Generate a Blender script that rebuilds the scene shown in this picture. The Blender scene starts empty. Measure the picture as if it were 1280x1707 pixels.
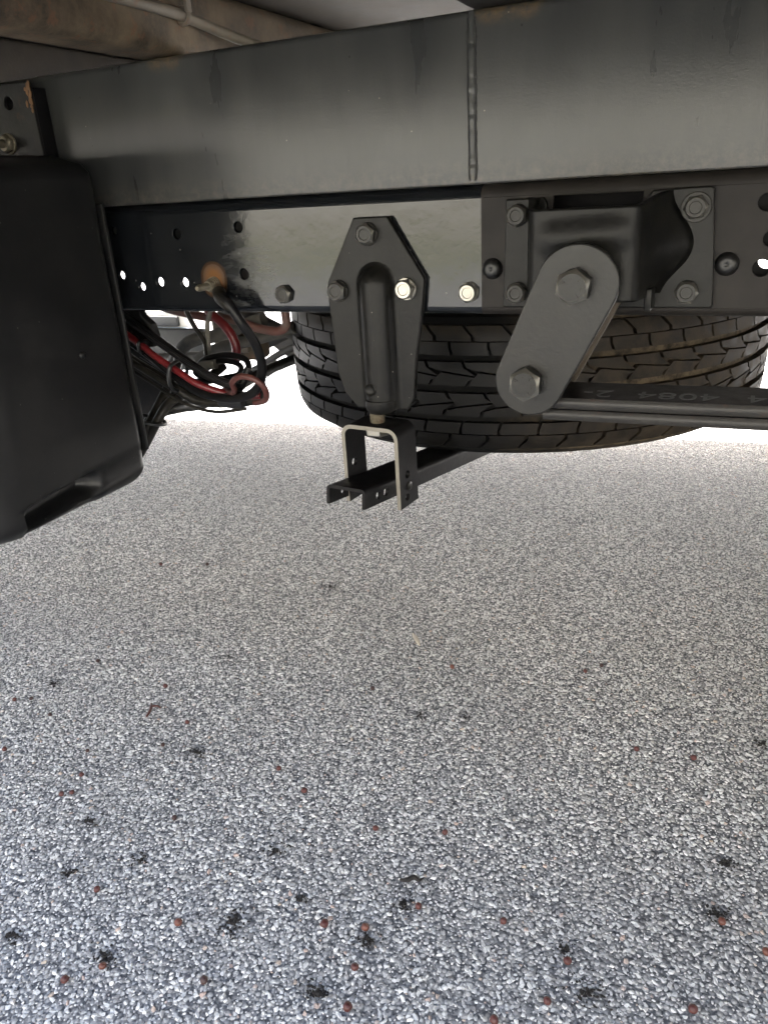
import bpy, bmesh, math, random
from mathutils import Vector, Matrix, noise
rnd = random.Random(7)
SC = bpy.context.scene
COL = SC.collection
R = math.radians

# ------------------------------------------------------------------ camera
cam = bpy.data.cameras.new('camera')
cam.sensor_fit = 'VERTICAL'; cam.sensor_height = 24.0
cam.lens = 24.0 * 1282.0 / 1707.0
cam.clip_start = 0.02; cam.clip_end = 500
camo = bpy.data.objects.new('camera', cam); COL.objects.link(camo)
yaw, pit, rol = R(-25.32), R(-22.91), R(-3.56)
fw = Vector((math.sin(yaw)*math.cos(pit), math.cos(yaw)*math.cos(pit), math.sin(pit)))
rt = Vector((math.cos(yaw), -math.sin(yaw), 0)); up = rt.cross(fw)
rt2 = rt*math.cos(rol) + up*math.sin(rol); up2 = -rt*math.sin(rol) + up*math.cos(rol)
m = Matrix((rt2, up2, -fw)).transposed().to_4x4(); m.translation = Vector((0, -.70, .70))
camo.matrix_world = m
SC.camera = camo

# ------------------------------------------------------------------ sky, sun, exposure
SUN_EL, SUN_AZ = R(52), R(12)          # sun stands beyond the far side of the vehicle (+Y), a little to +X
w = bpy.data.worlds.new('World'); SC.world = w; w.use_nodes = True
nt = w.node_tree; nt.nodes.clear()
sky = nt.nodes.new('ShaderNodeTexSky'); sky.sky_type = 'NISHITA'; sky.sun_disc = False
sky.sun_elevation = SUN_EL; sky.sun_rotation = SUN_AZ
sky.air_density = 1.0; sky.dust_density = 6.5; sky.ozone_density = .3
bg = nt.nodes.new('ShaderNodeBackground'); bg.inputs[1].default_value = .10
wo = nt.nodes.new('ShaderNodeOutputWorld')
nt.links.new(sky.outputs[0], bg.inputs[0]); nt.links.new(bg.outputs[0], wo.inputs[0])
sl = bpy.data.lights.new('sun', 'SUN'); sl.energy = 5.0; sl.angle = R(.53); sl.color = (1, .98, .945)
so = bpy.data.objects.new('sun', sl); COL.objects.link(so)
sd = Vector((math.sin(SUN_AZ)*math.cos(SUN_EL), math.cos(SUN_AZ)*math.cos(SUN_EL), math.sin(SUN_EL)))
so.rotation_euler = sd.to_track_quat('Z', 'Y').to_euler()
so.location = sd*20
vs = SC.view_settings
vs.view_transform = 'Standard'; vs.look = 'None'; vs.gamma = 1; vs.use_curve_mapping = False
vs.exposure = 3.68
SC.cycles.max_bounces = 6; SC.cycles.diffuse_bounces = 4; SC.cycles.glossy_bounces = 3

# ------------------------------------------------------------------ materials
def nodes_of(name):
    m = bpy.data.materials.new(name); m.use_nodes = True
    n = m.node_tree; b = n.nodes['Principled BSDF']
    return m, n, b
def N(n, t, **kw):
    o = n.nodes.new('ShaderNode'+t)
    for k, v in kw.items():
        if k.startswith('i_'): o.inputs[k[2:].replace('_', ' ')].default_value = v
        else: setattr(o, k, v)
    return o
def ramp(n, src, stops):
    r = n.nodes.new('ShaderNodeValToRGB'); e = r.color_ramp.elements
    while len(e) < len(stops): e.new(.5)
    for k, (p, c) in enumerate(stops):
        e[k].position = p
        e[k].color = (c, c, c, 1) if isinstance(c, (int, float)) else (*c, 1)
    n.links.new(src, r.inputs[0]); return r.outputs[0]
def mixc(n, f, a, b, mode='MIX'):
    x = n.nodes.new('ShaderNodeMix'); x.data_type = 'RGBA'; x.blend_type = mode
    for s, v in ((x.inputs[0], f), (x.inputs[6], a), (x.inputs[7], b)):
        if isinstance(v, bpy.types.NodeSocket): n.links.new(v, s)
        elif isinstance(v, (int, float)): s.default_value = v if s == x.inputs[0] else (v, v, v, 1)
        else: s.default_value = (*v, 1)
    return x.outputs[2]
def math_(n, op, a, b=None, c=None):
    x = n.nodes.new('ShaderNodeMath'); x.operation = op
    for s, v in zip(x.inputs, (a, b, c)):
        if v is None: continue
        if isinstance(v, bpy.types.NodeSocket): n.links.new(v, s)
        else: s.default_value = v
    return x.outputs[0]
def worldpos(n):
    return n.nodes.new('ShaderNodeNewGeometry').outputs['Position']
def noi(n, vec, scale, detail=4, rough=.55, sx=1, sy=1, sz=1):
    mp = n.nodes.new('ShaderNodeMapping'); mp.inputs['Scale'].default_value = (sx, sy, sz)
    n.links.new(vec, mp.inputs[0])
    t = n.nodes.new('ShaderNodeTexNoise'); t.inputs['Scale'].default_value = scale
    t.inputs['Detail'].default_value = detail; t.inputs['Roughness'].default_value = rough
    n.links.new(mp.outputs[0], t.inputs['Vector']); return t.outputs[0]
def bump(n, b, h, strength, dist=.001):
    x = n.nodes.new('ShaderNodeBump'); x.inputs['Strength'].default_value = strength
    x.inputs['Distance'].default_value = dist
    n.links.new(h, x.inputs['Height']); n.links.new(x.outputs[0], b.inputs['Normal'])
def near_pt(n, vec, pts, r0, r1):
    """mask that is 1 within r0 of any of the points and 0 beyond r1"""
    out = None
    for p in pts:
        d = n.nodes.new('ShaderNodeVectorMath'); d.operation = 'DISTANCE'
        n.links.new(vec, d.inputs[0]); d.inputs[1].default_value = p
        mr = n.nodes.new('ShaderNodeMapRange'); mr.inputs[1].default_value = r0; mr.inputs[2].default_value = r1
        mr.inputs[3].default_value = 1; mr.inputs[4].default_value = 0
        n.links.new(d.outputs['Value'], mr.inputs[0])
        out = mr.outputs[0] if out is None else math_(n, 'MAXIMUM', out, mr.outputs[0])
    return out
def specks(n, vec, scale, thr, soft=.02):
    v = n.nodes.new('ShaderNodeTexVoronoi'); v.inputs['Scale'].default_value = scale
    n.links.new(vec, v.inputs['Vector'])
    mr = n.nodes.new('ShaderNodeMapRange'); mr.inputs[1].default_value = thr; mr.inputs[2].default_value = thr+soft
    mr.inputs[3].default_value = 1; mr.inputs[4].default_value = 0
    n.links.new(v.outputs['Distance'], mr.inputs[0])
    sep = n.nodes.new('ShaderNodeSeparateColor'); n.links.new(v.outputs['Color'], sep.inputs[0])
    return math_(n, 'MULTIPLY', mr.outputs[0], math_(n, 'GREATER_THAN', sep.outputs[0], .55))

def metal_paint(name, col, dust, amount, rough, bumpy=.25, metallic=0., rust=None, rustamt=.0, speck=.0, spec=.5, streak=False, coat=0.):
    m, n, b = nodes_of(name); P = worldpos(n)
    a = noi(n, P, 22, 6, .6, 1, 1, .35 if streak else 1)
    f = noi(n, P, 260, 3, .6)
    d = math_(n, 'MULTIPLY', ramp(n, a, [(.30, 0), (.72, 1)]), amount)
    c = mixc(n, d, col, dust)
    c = mixc(n, math_(n, 'MULTIPLY', ramp(n, f, [(.35, 0), (.75, 1)]), .18), c, dust)
    mot = noi(n, P, 75, 6, .72)
    c = mixc(n, math_(n, 'MULTIPLY', ramp(n, mot, [(.50, 0), (.72, 1)]), .35*amount), c, dust)
    if rustamt:
        rr = noi(n, P, 60, 6, .7)
        rm = math_(n, 'MULTIPLY', ramp(n, rr, [(.62-.2*rustamt, 0), (.70-.2*rustamt, 1)]), min(1, rustamt*1.6))
        c = mixc(n, rm, c, rust or (.16, .06, .02))
    if speck:
        c = mixc(n, math_(n, 'MULTIPLY', specks(n, P, 70, .035), speck), c, (.45, .42, .36))
        c = mixc(n, math_(n, 'MULTIPLY', specks(n, P, 41, .03), speck), c, (.01, .01, .01))
    n.links.new(c, b.inputs['Base Color'])
    b.inputs['Metallic'].default_value = metallic
    b.inputs['Specular IOR Level'].default_value = spec
    n.links.new(math_(n, 'ADD', math_(n, 'ADD', math_(n, 'MULTIPLY', a, .26), math_(n, 'MULTIPLY', mot, .22)), rough-.24), b.inputs['Roughness'])
    if coat: b.inputs['Coat Weight'].default_value = coat; b.inputs['Coat Roughness'].default_value = .06
    bump(n, b, f, bumpy, .0006)
    return m
M = {}
M['bracket'] = metal_paint('bracket_paint', (.0042, .0042, .0040), (.017, .016, .0135), .55, .36, .35, speck=.3, spec=.17)
M['shackle'] = metal_paint('shackle_paint', (.0072, .0072, .0068), (.022, .0207, .0175), .55, .36, .3, speck=.4, spec=.3)
M['rearplate'] = metal_paint('dusty_brown_steel', (.03, .023, .016), (.085, .065, .043), .8, .7, .6)
M['bolt'] = metal_paint('painted_bolt', (.010, .0098, .009), (.040, .036, .028), .5, .40, .3, spec=.3)
M['zinc'] = metal_paint('zinc_plating', (.34, .325, .29), (.18, .165, .13), .4, .34, .2, metallic=.9)
M['oldzinc'] = metal_paint('old_zinc', (.19, .17, .13), (.12, .10, .065), .7, .5, .5, metallic=.5, rustamt=.25)
M['cutedge'] = metal_paint('bare_cut_edge', (.22, .205, .172), (.10, .09, .065), .5, .45, .3, metallic=.4)
M['blackbar'] = metal_paint('black_ecoat', (.004, .004, .005), (.012, .011, .010), .5, .5, .4, spec=.10)
M['spring'] = metal_paint('spring_steel_paint', (.005, .005, .0065), (.016, .015, .014), .35, .42, .3, spec=.12)
M['springedge'] = metal_paint('worn_spring_edge', (.018, .0175, .0172), (.040, .037, .033), .6, .42, .5, spec=.25, rust=(.10, .04, .025), rustamt=.12)
M['under'] = metal_paint('underbody_steel', (.011, .0085, .006), (.185, .135, .08), 1.0, .7, .8, rust=(.17, .075, .035), rustamt=.32)
M['underdark'] = metal_paint('underbody_dark', (.018, .015, .012), (.05, .04, .03), .9, .8, .5)
M['floor'] = metal_paint('floor_underside', (.036, .029, .021), (.078, .062, .044), .9, .75, .4)
M['pipe'] = metal_paint('dusty_pipe', (.12, .10, .075), (.22, .185, .135), .7, .6, .3, rust=(.2, .1, .05), rustamt=.3)
M['greysteel'] = metal_paint('grey_member_paint', (.05, .05, .053), (.14, .13, .115), .6, .45, .3)
M['body'] = metal_paint('white_body_paint', (.78, .78, .76), (.62, .60, .55), .3, .35, .1)
M['stepblue'] = metal_paint('pale_blue_panel', (.45, .55, .68), (.6, .62, .64), .3, .35, .1)
M['stepdark'] = metal_paint('dark_trim', (.03, .035, .04), (.08, .08, .08), .4, .5, .2)
M['render'] = metal_paint('cream_render', (.40, .393, .375), (.35, .343, .325), .4, .8, .3)
M['plinth'] = metal_paint('grey_plinth', (.26, .25, .23), (.33, .31, .27), .4, .8, .3)
M['mbr'] = metal_paint('worn_black_bracket', (.006, .006, .007), (.030, .029, .027), .6, .35, .4, spec=.2, rust=(.13, .055, .02), rustamt=.12)
M['rearrust'] = metal_paint('rust_scale', (.10, .045, .018), (.24, .13, .06), .8, .8, .6)
M['silver'] = metal_paint('bare_weld', (.16, .155, .14), (.26, .24, .20), .6, .42, .8)

def plain(name, col, rough, var=.25, spec=.5, bumps=.15, scale=120, dust=None, damt=0.):
    m, n, b = nodes_of(name); P = worldpos(n)
    f = noi(n, P, scale, 4, .6)
    dk = tuple(c*(1-var) for c in col); lt = tuple(min(1, c*(1+var)) for c in col)
    c = mixc(n, f, dk, lt)
    if damt:
        c = mixc(n, math_(n, 'MULTIPLY', ramp(n, noi(n, P, 40, 5, .65), [(.35, 0), (.7, 1)]), damt), c, dust)
    n.links.new(c, b.inputs['Base Color'])
    n.links.new(math_(n, 'ADD', math_(n, 'MULTIPLY', f, .2), rough-.1), b.inputs['Roughness'])
    b.inputs['Specular IOR Level'].default_value = spec
    bump(n, b, f, bumps, .0005)
    return m
M['cable'] = plain('black_cable_sheath', (.0045, .0045, .005), .32, spec=.18, dust=(.03, .027, .024), damt=.25)
M['conduit'] = plain('dull_black_conduit', (.006, .0058, .0055), .4, spec=.15, dust=(.045, .040, .032), damt=.5)
M['redcable'] = plain('red_cable_sheath', (.115, .003, .006), .38, dust=(.07, .022, .017), damt=.4)
M['pinkhose'] = plain('dusty_red_hose', (.12, .042, .033), .6, dust=(.12, .085, .066), damt=.9)
M['orange'] = plain('faded_red_loop', (.06, .013, .010), .5, dust=(.09, .04, .03), damt=.4)
M['greyhose'] = plain('dusty_grey_hose', (.05, .048, .043), .6, dust=(.15, .135, .108), damt=.8)
M['tie'] = plain('black_cable_tie', (.012, .012, .012), .35)
M['berry'] = plain('dried_red_berry', (.066, .0165, .0135), .5, .5, scale=300, bumps=.4)
M['berry2'] = plain('orange_red_berry', (.105, .034, .022), .5, .5, scale=300, bumps=.4)
M['berry3'] = plain('dark_berry', (.032, .011, .010), .5, .5, scale=300, bumps=.4)
M['crumb'] = plain('dark_crushed_fruit', (.011, .009, .008), .8, .5, scale=300, bumps=.5)
M['feather'] = plain('pale_dry_leaf', (.50, .45, .37), .7, .2)
M['text'] = plain('faded_white_paint', (.095, .098, .104), .6, .8, scale=60)
M['plug'] = plain('black_rubber_plug', (.005, .0047, .0045), .45)

# near-black plastic
m, n, b = nodes_of('black_moulded_plastic'); P = worldpos(n)
f = noi(n, P, 900, 2, .5); g = noi(n, P, 14, 5, .6)
c = mixc(n, math_(n, 'MULTIPLY', ramp(n, g, [(.40, 0), (.8, 1)]), .4), (.0055, .0055, .0058), (.026, .025, .0235))
c = mixc(n, math_(n, 'MULTIPLY', specks(n, P, 60, .03), .5), c, (.12, .11, .10))
n.links.new(c, b.inputs['Base Color']); b.inputs['Roughness'].default_value = .40
b.inputs['Specular IOR Level'].default_value = .30
bump(n, b, f, .18, .0004); M['plastic'] = m

# beam paint: grey satin with dirt streaks, rust where the cross members touch it
m, n, b = nodes_of('beam_satin_grey_paint'); P = worldpos(n)
a = noi(n, P, 16, 6, .6, 1, 1, .22); a2 = noi(n, P, 6, 4, .5)
f = noi(n, P, 420, 3, .6)
c = mixc(n, ramp(n, a, [(.30, 0), (.75, 1)]), (.0205, .0212, .0215), (.052, .0515, .0475))
c = mixc(n, math_(n, 'MULTIPLY', ramp(n, a2, [(.4, 0), (.7, 1)]), .35), c, (.062, .064, .064))
sx = n.nodes.new('ShaderNodeSeparateXYZ'); n.links.new(P, sx.inputs[0])
edge = n.nodes.new('ShaderNodeMapRange'); edge.inputs[1].default_value = .700; edge.inputs[2].default_value = .722
edge.inputs[3].default_value = 1; edge.inputs[4].default_value = 0
n.links.new(sx.outputs[2], edge.inputs[0])
dn = noi(n, P, 120, 5, .7)
c = mixc(n, math_(n, 'MULTIPLY', math_(n, 'MULTIPLY', edge.outputs[0], ramp(n, dn, [(.42, 0), (.66, 1)])), .5), c, (.12, .105, .08))
rm = near_pt(n, P, [(-.528, 0, .829), (-.545, 0, .829), (-.197, 0, .829), (-.18, 0, .829), (-.21, 0, .829)], .001, .016)
rmn = math_(n, 'MULTIPLY', rm, ramp(n, noi(n, P, 130, 6, .7), [(.38, 0), (.60, 1)]))
c = mixc(n, rmn, c, (.16, .105, .05))
c = mixc(n, math_(n, 'MULTIPLY', specks(n, P, 62, .028), .6), c, (.30, .27, .21))
c = mixc(n, math_(n, 'MULTIPLY', specks(n, P, 45, .035), .9), c, (.008, .008, .008))
n.links.new(c, b.inputs['Base Color'])
n.links.new(math_(n, 'ADD', math_(n, 'MULTIPLY', a, .22), .19), b.inputs['Roughness'])
b.inputs['Specular IOR Level'].default_value = .45
bump(n, b, f, .22, .0005); M['beam'] = m

# rail paint: fresh gloss black up to the masking line, older dusty paint past it, rust round the earth stud
m, n, b = nodes_of('rail_black_paint'); P = worldpos(n)
sx = n.nodes.new('ShaderNodeSeparateXYZ'); n.links.new(P, sx.inputs[0])
dull = math_(n, 'GREATER_THAN', sx.outputs[0], -.2185)
a = noi(n, P, 30, 6, .6); f = noi(n, P, 300, 3, .6); lw = noi(n, P, 26, 3, .5)
cg = mixc(n, math_(n, 'MULTIPLY', ramp(n, a, [(.5, 0), (.8, 1)]), .5), (.006, .0068, .008), (.017, .017, .017))
scuff = near_pt(n, P, [(-.478, 0, .64), (-.47, 0, .612), (-.462, 0, .628)], .004, .035)
scr = noi(n, P, 90, 6, .7, .4, 1, 1.4)
cg = mixc(n, math_(n, 'MULTIPLY', scuff, ramp(n, scr, [(.45, 0), (.65, .5)])), cg, (.06, .06, .058))
cd = mixc(n, ramp(n, a, [(.3, 0), (.75, 1)]), (.0115, .0098, .0087), (.023, .020, .0175))
c = mixc(n, dull, cg, cd)
rm = near_pt(n, P, [(-.5134, 0, .6165), (-.513, 0, .6215)], .006, .0175)
rmn = math_(n, 'MULTIPLY', rm, ramp(n, noi(n, P, 120, 5, .6), [(.25, .45), (.48, 1)]))
c = mixc(n, rmn, c, (.14, .058, .013))
c = mixc(n, math_(n, 'MULTIPLY', specks(n, P, 60, .03), .6), c, (.30, .29, .27))
n.links.new(c, b.inputs['Base Color'])
r0 = math_(n, 'MULTIPLY', scuff, ramp(n, scr, [(.45, 0), (.65, .16)]))
r0 = math_(n, 'ADD', math_(n, 'ADD', r0, .13), math_(n, 'MULTIPLY', dull, .42))
r0 = math_(n, 'MAXIMUM', r0, math_(n, 'MULTIPLY', rmn, .8))
n.links.new(r0, b.inputs['Roughness'])
hb = math_(n, 'ADD', math_(n, 'MULTIPLY', lw, 1.6), math_(n, 'MULTIPLY', f, .16))
n.links.new(math_(n, 'SUBTRACT', .40, math_(n, 'MULTIPLY', dull, .20)), b.inputs['Specular IOR Level'])
bump(n, b, hb, .25, .0012); M['rail'] = m

# tyre rubber, dirt on the side towards the wheel and in the grooves
m, n, b = nodes_of('tyre_rubber'); P = worldpos(n)
sx = n.nodes.new('ShaderNodeSeparateXYZ'); n.links.new(P, sx.inputs[0])
mr = n.nodes.new('ShaderNodeMapRange'); mr.inputs[1].default_value = -.26; mr.inputs[2].default_value = -.02
n.links.new(sx.outputs[0], mr.inputs[0])
mz = n.nodes.new('ShaderNodeMapRange'); mz.inputs[1].default_value = .525; mz.inputs[2].default_value = .56
n.links.new(sx.outputs[2], mz.inputs[0])
a = noi(n, P, 55, 6, .7); f = noi(n, P, 500, 3, .6)
amt = math_(n, 'MULTIPLY', math_(n, 'MAXIMUM', math_(n, 'ADD', mr.outputs[0], .02), math_(n, 'MULTIPLY', mz.outputs[0], .7)), ramp(n, a, [(.34, .15), (.62, 1)]))
c = mixc(n, math_(n, 'MULTIPLY', amt, .8), (.0050, .0049, .0048), (.052, .040, .027))
n.links.new(c, b.inputs['Base Color'])
n.links.new(math_(n, 'ADD', math_(n, 'MULTIPLY', amt, .35), .42), b.inputs['Roughness'])
b.inputs['Specular IOR Level'].default_value = .12
bump(n, b, f, .3, .0006); M['rubber'] = m
m, n, b = nodes_of('tyre_groove_rubber'); P = worldpos(n)
sx = n.nodes.new('ShaderNodeSeparateXYZ'); n.links.new(P, sx.inputs[0])
mr = n.nodes.new('ShaderNodeMapRange'); mr.inputs[1].default_value = -.25; mr.inputs[2].default_value = -.08
n.links.new(sx.outputs[0], mr.inputs[0])
a = noi(n, P, 80, 6, .7)
c = mixc(n, math_(n, 'MULTIPLY', mr.outputs[0], ramp(n, a, [(.35, .1), (.6, 1)])), (.003, .003, .003), (.09, .069, .045))
n.links.new(c, b.inputs['Base Color']); b.inputs['Roughness'].default_value = .8; b.inputs['Specular IOR Level'].default_value = .1
M['groove'] = m

# asphalt: pale chippings in a blue grey binder; the material carries on beyond the built chippings
m, n, b = nodes_of('chip_seal_asphalt'); P = worldpos(n)
v = n.nodes.new('ShaderNodeTexVoronoi'); v.inputs['Scale'].default_value = 185; n.links.new(P, v.inputs['Vector'])
v2 = n.nodes.new('ShaderNodeTexVoronoi'); v2.inputs['Scale'].default_value = 420; n.links.new(P, v2.inputs['Vector'])
sc_ = n.nodes.new('ShaderNodeSeparateColor'); n.links.new(v.outputs['Color'], sc_.inputs[0])
sc2 = n.nodes.new('ShaderNodeSeparateColor'); n.links.new(v2.outputs['Color'], sc2.inputs[0])
chip = ramp(n, sc_.outputs[0], [(0, (.16, .16, .17)), (.35, (.36, .36, .355)), (.7, (.54, .53, .51)), (1, (.70, .685, .65))])
fine = ramp(n, sc2.outputs[1], [(0, (.05, .053, .062)), (.6, (.16, .165, .175)), (1, (.40, .40, .395))])
gap = ramp(n, v.outputs['Distance'], [(.38, 0), (.58, 1)])
c = mixc(n, gap, chip, fine)
big = noi(n, P, 1.6, 5, .6)
c = mixc(n, math_(n, 'MULTIPLY', ramp(n, big, [(.35, 0), (.7, 1)]), .3), c, (.16, .165, .17))
n.links.new(c, b.inputs['Base Color']); b.inputs['Roughness'].default_value = .75
hh = math_(n, 'SUBTRACT', 1.0, v.outputs['Distance'])
b.inputs['Specular IOR Level'].default_value = .2
bump(n, b, hh, .8, .003); M['asphalt'] = m
# stone chips: random tint per chip
m, n, b = nodes_of('stone_chip'); P = worldpos(n)
oi = n.nodes.new('ShaderNodeObjectInfo')
c = ramp(n, oi.outputs['Random'], [(0, (.20, .20, .205)), (.12, (.39, .395, .40)), (.35, (.56, .568, .57)), (.75, (.66, .668, .665)), (.97, (.79, .79, .775)), (.98, (.52, .39, .33)), (1, (.52, .44, .35))])
f = noi(n, P, 600, 4, .6)
c = mixc(n, math_(n, 'MULTIPLY', ramp(n, f, [(.3, 0), (.75, 1)]), .35), c, (.20, .205, .215))
big = noi(n, P, 2.1, 6, .68)
c = mixc(n, math_(n, 'MULTIPLY', ramp(n, big, [(.46, 0), (.70, 1)]), .42), c, (.27, .275, .28))
n.links.new(c, b.inputs['Base Color']); b.inputs['Roughness'].default_value = .6
b.inputs['Specular IOR Level'].default_value = .25
bump(n, b, f, .3, .0006); M['chip'] = m
m, n, b = nodes_of('grass_verge'); P = worldpos(n)
c = mixc(n, noi(n, P, 3, 6, .7), (.05, .075, .015), (.17, .19, .06)); n.links.new(c, b.inputs['Base Color']); b.inputs['Roughness'].default_value = .9
M['grass'] = m

# ------------------------------------------------------------------ helpers
def link(o, parent=None):
    COL.objects.link(o)
    if parent is not None: o.parent = parent
    return o
def tag(o, label=None, cat=None, group=None, kind=None):
    if label: o['label'] = label
    if cat: o['category'] = cat
    if group: o['group'] = group
    if kind: o['kind'] = kind
    return o
def thing(name, label, cat, loc=(0, 0, 0), group=None):
    o = bpy.data.objects.new(name, None); o.empty_display_size = .02; o.location = loc
    link(o); return tag(o, label, cat, group)
def finish(me, mat, smooth=35):
    if mat is not None and not me.materials:
        for k in (mat if isinstance(mat, (list, tuple)) else [mat]): me.materials.append(M[k])
    if smooth:
        for p in me.polygons: p.use_smooth = True
        me.set_sharp_from_angle(angle=R(smooth))
def put(name, me, parent=None):
    o = bpy.data.objects.new(name, me)
    link(o)
    if parent is not None:
        o.parent = parent
        o.matrix_parent_inverse = Matrix.Translation(-parent.location)
    return o
def bmobj(name, bm, mat, parent=None, smooth=35):
    bmesh.ops.recalc_face_normals(bm, faces=bm.faces)
    me = bpy.data.meshes.new(name); bm.to_mesh(me); bm.free()
    finish(me, mat, smooth); return put(name, me, parent)
def pyobj(name, v, f, mat, parent=None, smooth=35, recalc=True):
    bm = bmesh.new(); vs_ = [bm.verts.new(x) for x in v]
    for q in f:
        try: bm.faces.new([vs_[i] for i in q])
        except ValueError: pass
    if not recalc:
        me = bpy.data.meshes.new(name); bm.to_mesh(me); bm.free(); finish(me, mat, smooth); return put(name, me, parent)
    return bmobj(name, bm, mat, parent, smooth)
def box_bm(x0, x1, y0, y1, z0, z1, bev=.0, seg=2):
    bm = bmesh.new(); bmesh.ops.create_cube(bm, size=1)
    for v in bm.verts:
        v.co = Vector(((x0+x1)/2+v.co.x*(x1-x0), (y0+y1)/2+v.co.y*(y1-y0), (z0+z1)/2+v.co.z*(z1-z0)))
    if bev: bmesh.ops.bevel(bm, geom=list(bm.edges), offset=bev, segments=seg, affect='EDGES', profile=.5)
    return bm
def box(name, x0, x1, y0, y1, z0, z1, mat, parent=None, bev=.0):
    return bmobj(name, box_bm(x0, x1, y0, y1, z0, z1, bev), mat, parent)
def plate(name, outline, holes, y0, y1, mat, parent=None, bev=.0006, mtx=None):
    """flat plate in the XZ plane between Y = y0 and y1, outline and round holes cut for real"""
    cu = bpy.data.curves.new('c', 'CURVE'); cu.dimensions = '2D'; cu.fill_mode = 'BOTH'
    def poly(pts):
        s = cu.splines.new('POLY'); s.points.add(len(pts)-1); s.use_cyclic_u = True
        for p, q in zip(s.points, pts): p.co = (q[0], q[1], 0, 1)
    poly(outline)
    for h in holes:
        if isinstance(h, list): poly(h); continue
        cx, cz, r = h[:3]; k = 20
        poly([(cx+r*math.cos(2*math.pi*i/k), cz+r*(h[3] if len(h) > 3 else 1)*math.sin(2*math.pi*i/k)) for i in range(k)])
    cu.extrude = (y1-y0)/2-bev; cu.bevel_depth = bev; cu.bevel_resolution = 1; cu.offset = -bev
    t = bpy.data.objects.new('c', cu); COL.objects.link(t)
    dg = bpy.context.evaluated_depsgraph_get(); dg.update()
    me = bpy.data.meshes.new_from_object(t.evaluated_get(dg))
    bpy.data.objects.remove(t); bpy.data.curves.remove(cu)
    me.transform(Matrix(((1, 0, 0, 0), (0, 0, -1, (y0+y1)/2), (0, 1, 0, 0), (0, 0, 0, 1))))
    if mtx: me.transform(mtx)
    me.materials.clear(); finish(me, mat, 30); me.name = name
    return put(name, me, parent)
def sweep_bm(pts, r, k=12, sub=6, closed=False, bm=None):
    P = [Vector(p) for p in pts]; n_ = len(P); C = []
    rs = r if isinstance(r, (list, tuple)) else [r]*n_; RR = []
    rng = range(n_ if closed else n_-1)
    for i in rng:
        g = (lambda j: P[j % n_]) if closed else (lambda j: P[max(0, min(n_-1, j))])
        p0, p1, p2, p3 = g(i-1), g(i), g(i+1), g(i+2)
        for s in range(sub):
            t = s/sub
            C.append(.5*((2*p1)+(-p0+p2)*t+(2*p0-5*p1+4*p2-p3)*t*t+(-p0+3*p1-3*p2+p3)*t**3))
            RR.append(rs[i]*(1-t)+rs[(i+1) % n_]*t)
    if not closed: C.append(P[-1]); RR.append(rs[-1])
    bm = bm or bmesh.new(); rings = []
    L = len(C); nrm = None
    for i in range(L):
        a = C[(i-1) % L] if closed or i > 0 else C[i]; bb = C[(i+1) % L] if closed or i < L-1 else C[i]
        t = (bb-a).normalized()
        if nrm is None: nrm = t.orthogonal().normalized()
        nrm = (nrm - t*nrm.dot(t)).normalized(); bi = t.cross(nrm)
        rings.append([bm.verts.new(C[i]+(nrm*math.cos(2*math.pi*j/k)+bi*math.sin(2*math.pi*j/k))*RR[i]) for j in range(k)])
    for i in range(L if closed else L-1):
        A, B = rings[i], rings[(i+1) % L]
        for j in range(k): bm.faces.new((A[j], A[(j+1) % k], B[(j+1) % k], B[j]))
    if not closed: bm.faces.new(rings[0][::-1]); bm.faces.new(rings[-1])
    return bm
def tube(name, pts, r, mat, parent=None, k=12, sub=6, closed=False):
    return bmobj(name, sweep_bm(pts, r, k, sub, closed), mat, parent, 50)
def lathe_bm(prof, k=32, axis='Z', origin=(0, 0, 0), bm=None):
    bm = bm or bmesh.new(); rings = []
    for rr, h in prof:
        ring = []
        for j in range(k):
            a = 2*math.pi*j/k; c, s = math.cos(a)*rr, math.sin(a)*rr
            p = {'Z': (c, s, h), 'Y': (c, h, s), 'X': (h, c, s)}[axis]
            ring.append(bm.verts.new(Vector(p)+Vector(origin)))
        rings.append(ring)
    for A, B in zip(rings, rings[1:]):
        for j in range(k): bm.faces.new((A[j], A[(j+1) % k], B[(j+1) % k], B[j]))
    if prof[0][0] > 1e-6: bm.faces.new(rings[0][::-1])
    if prof[-1][0] > 1e-6: bm.faces.new(rings[-1])
    bmesh.ops.remove_doubles(bm, verts=bm.verts, dist=1e-6)
    return bm
BOLTS = {}
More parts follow.
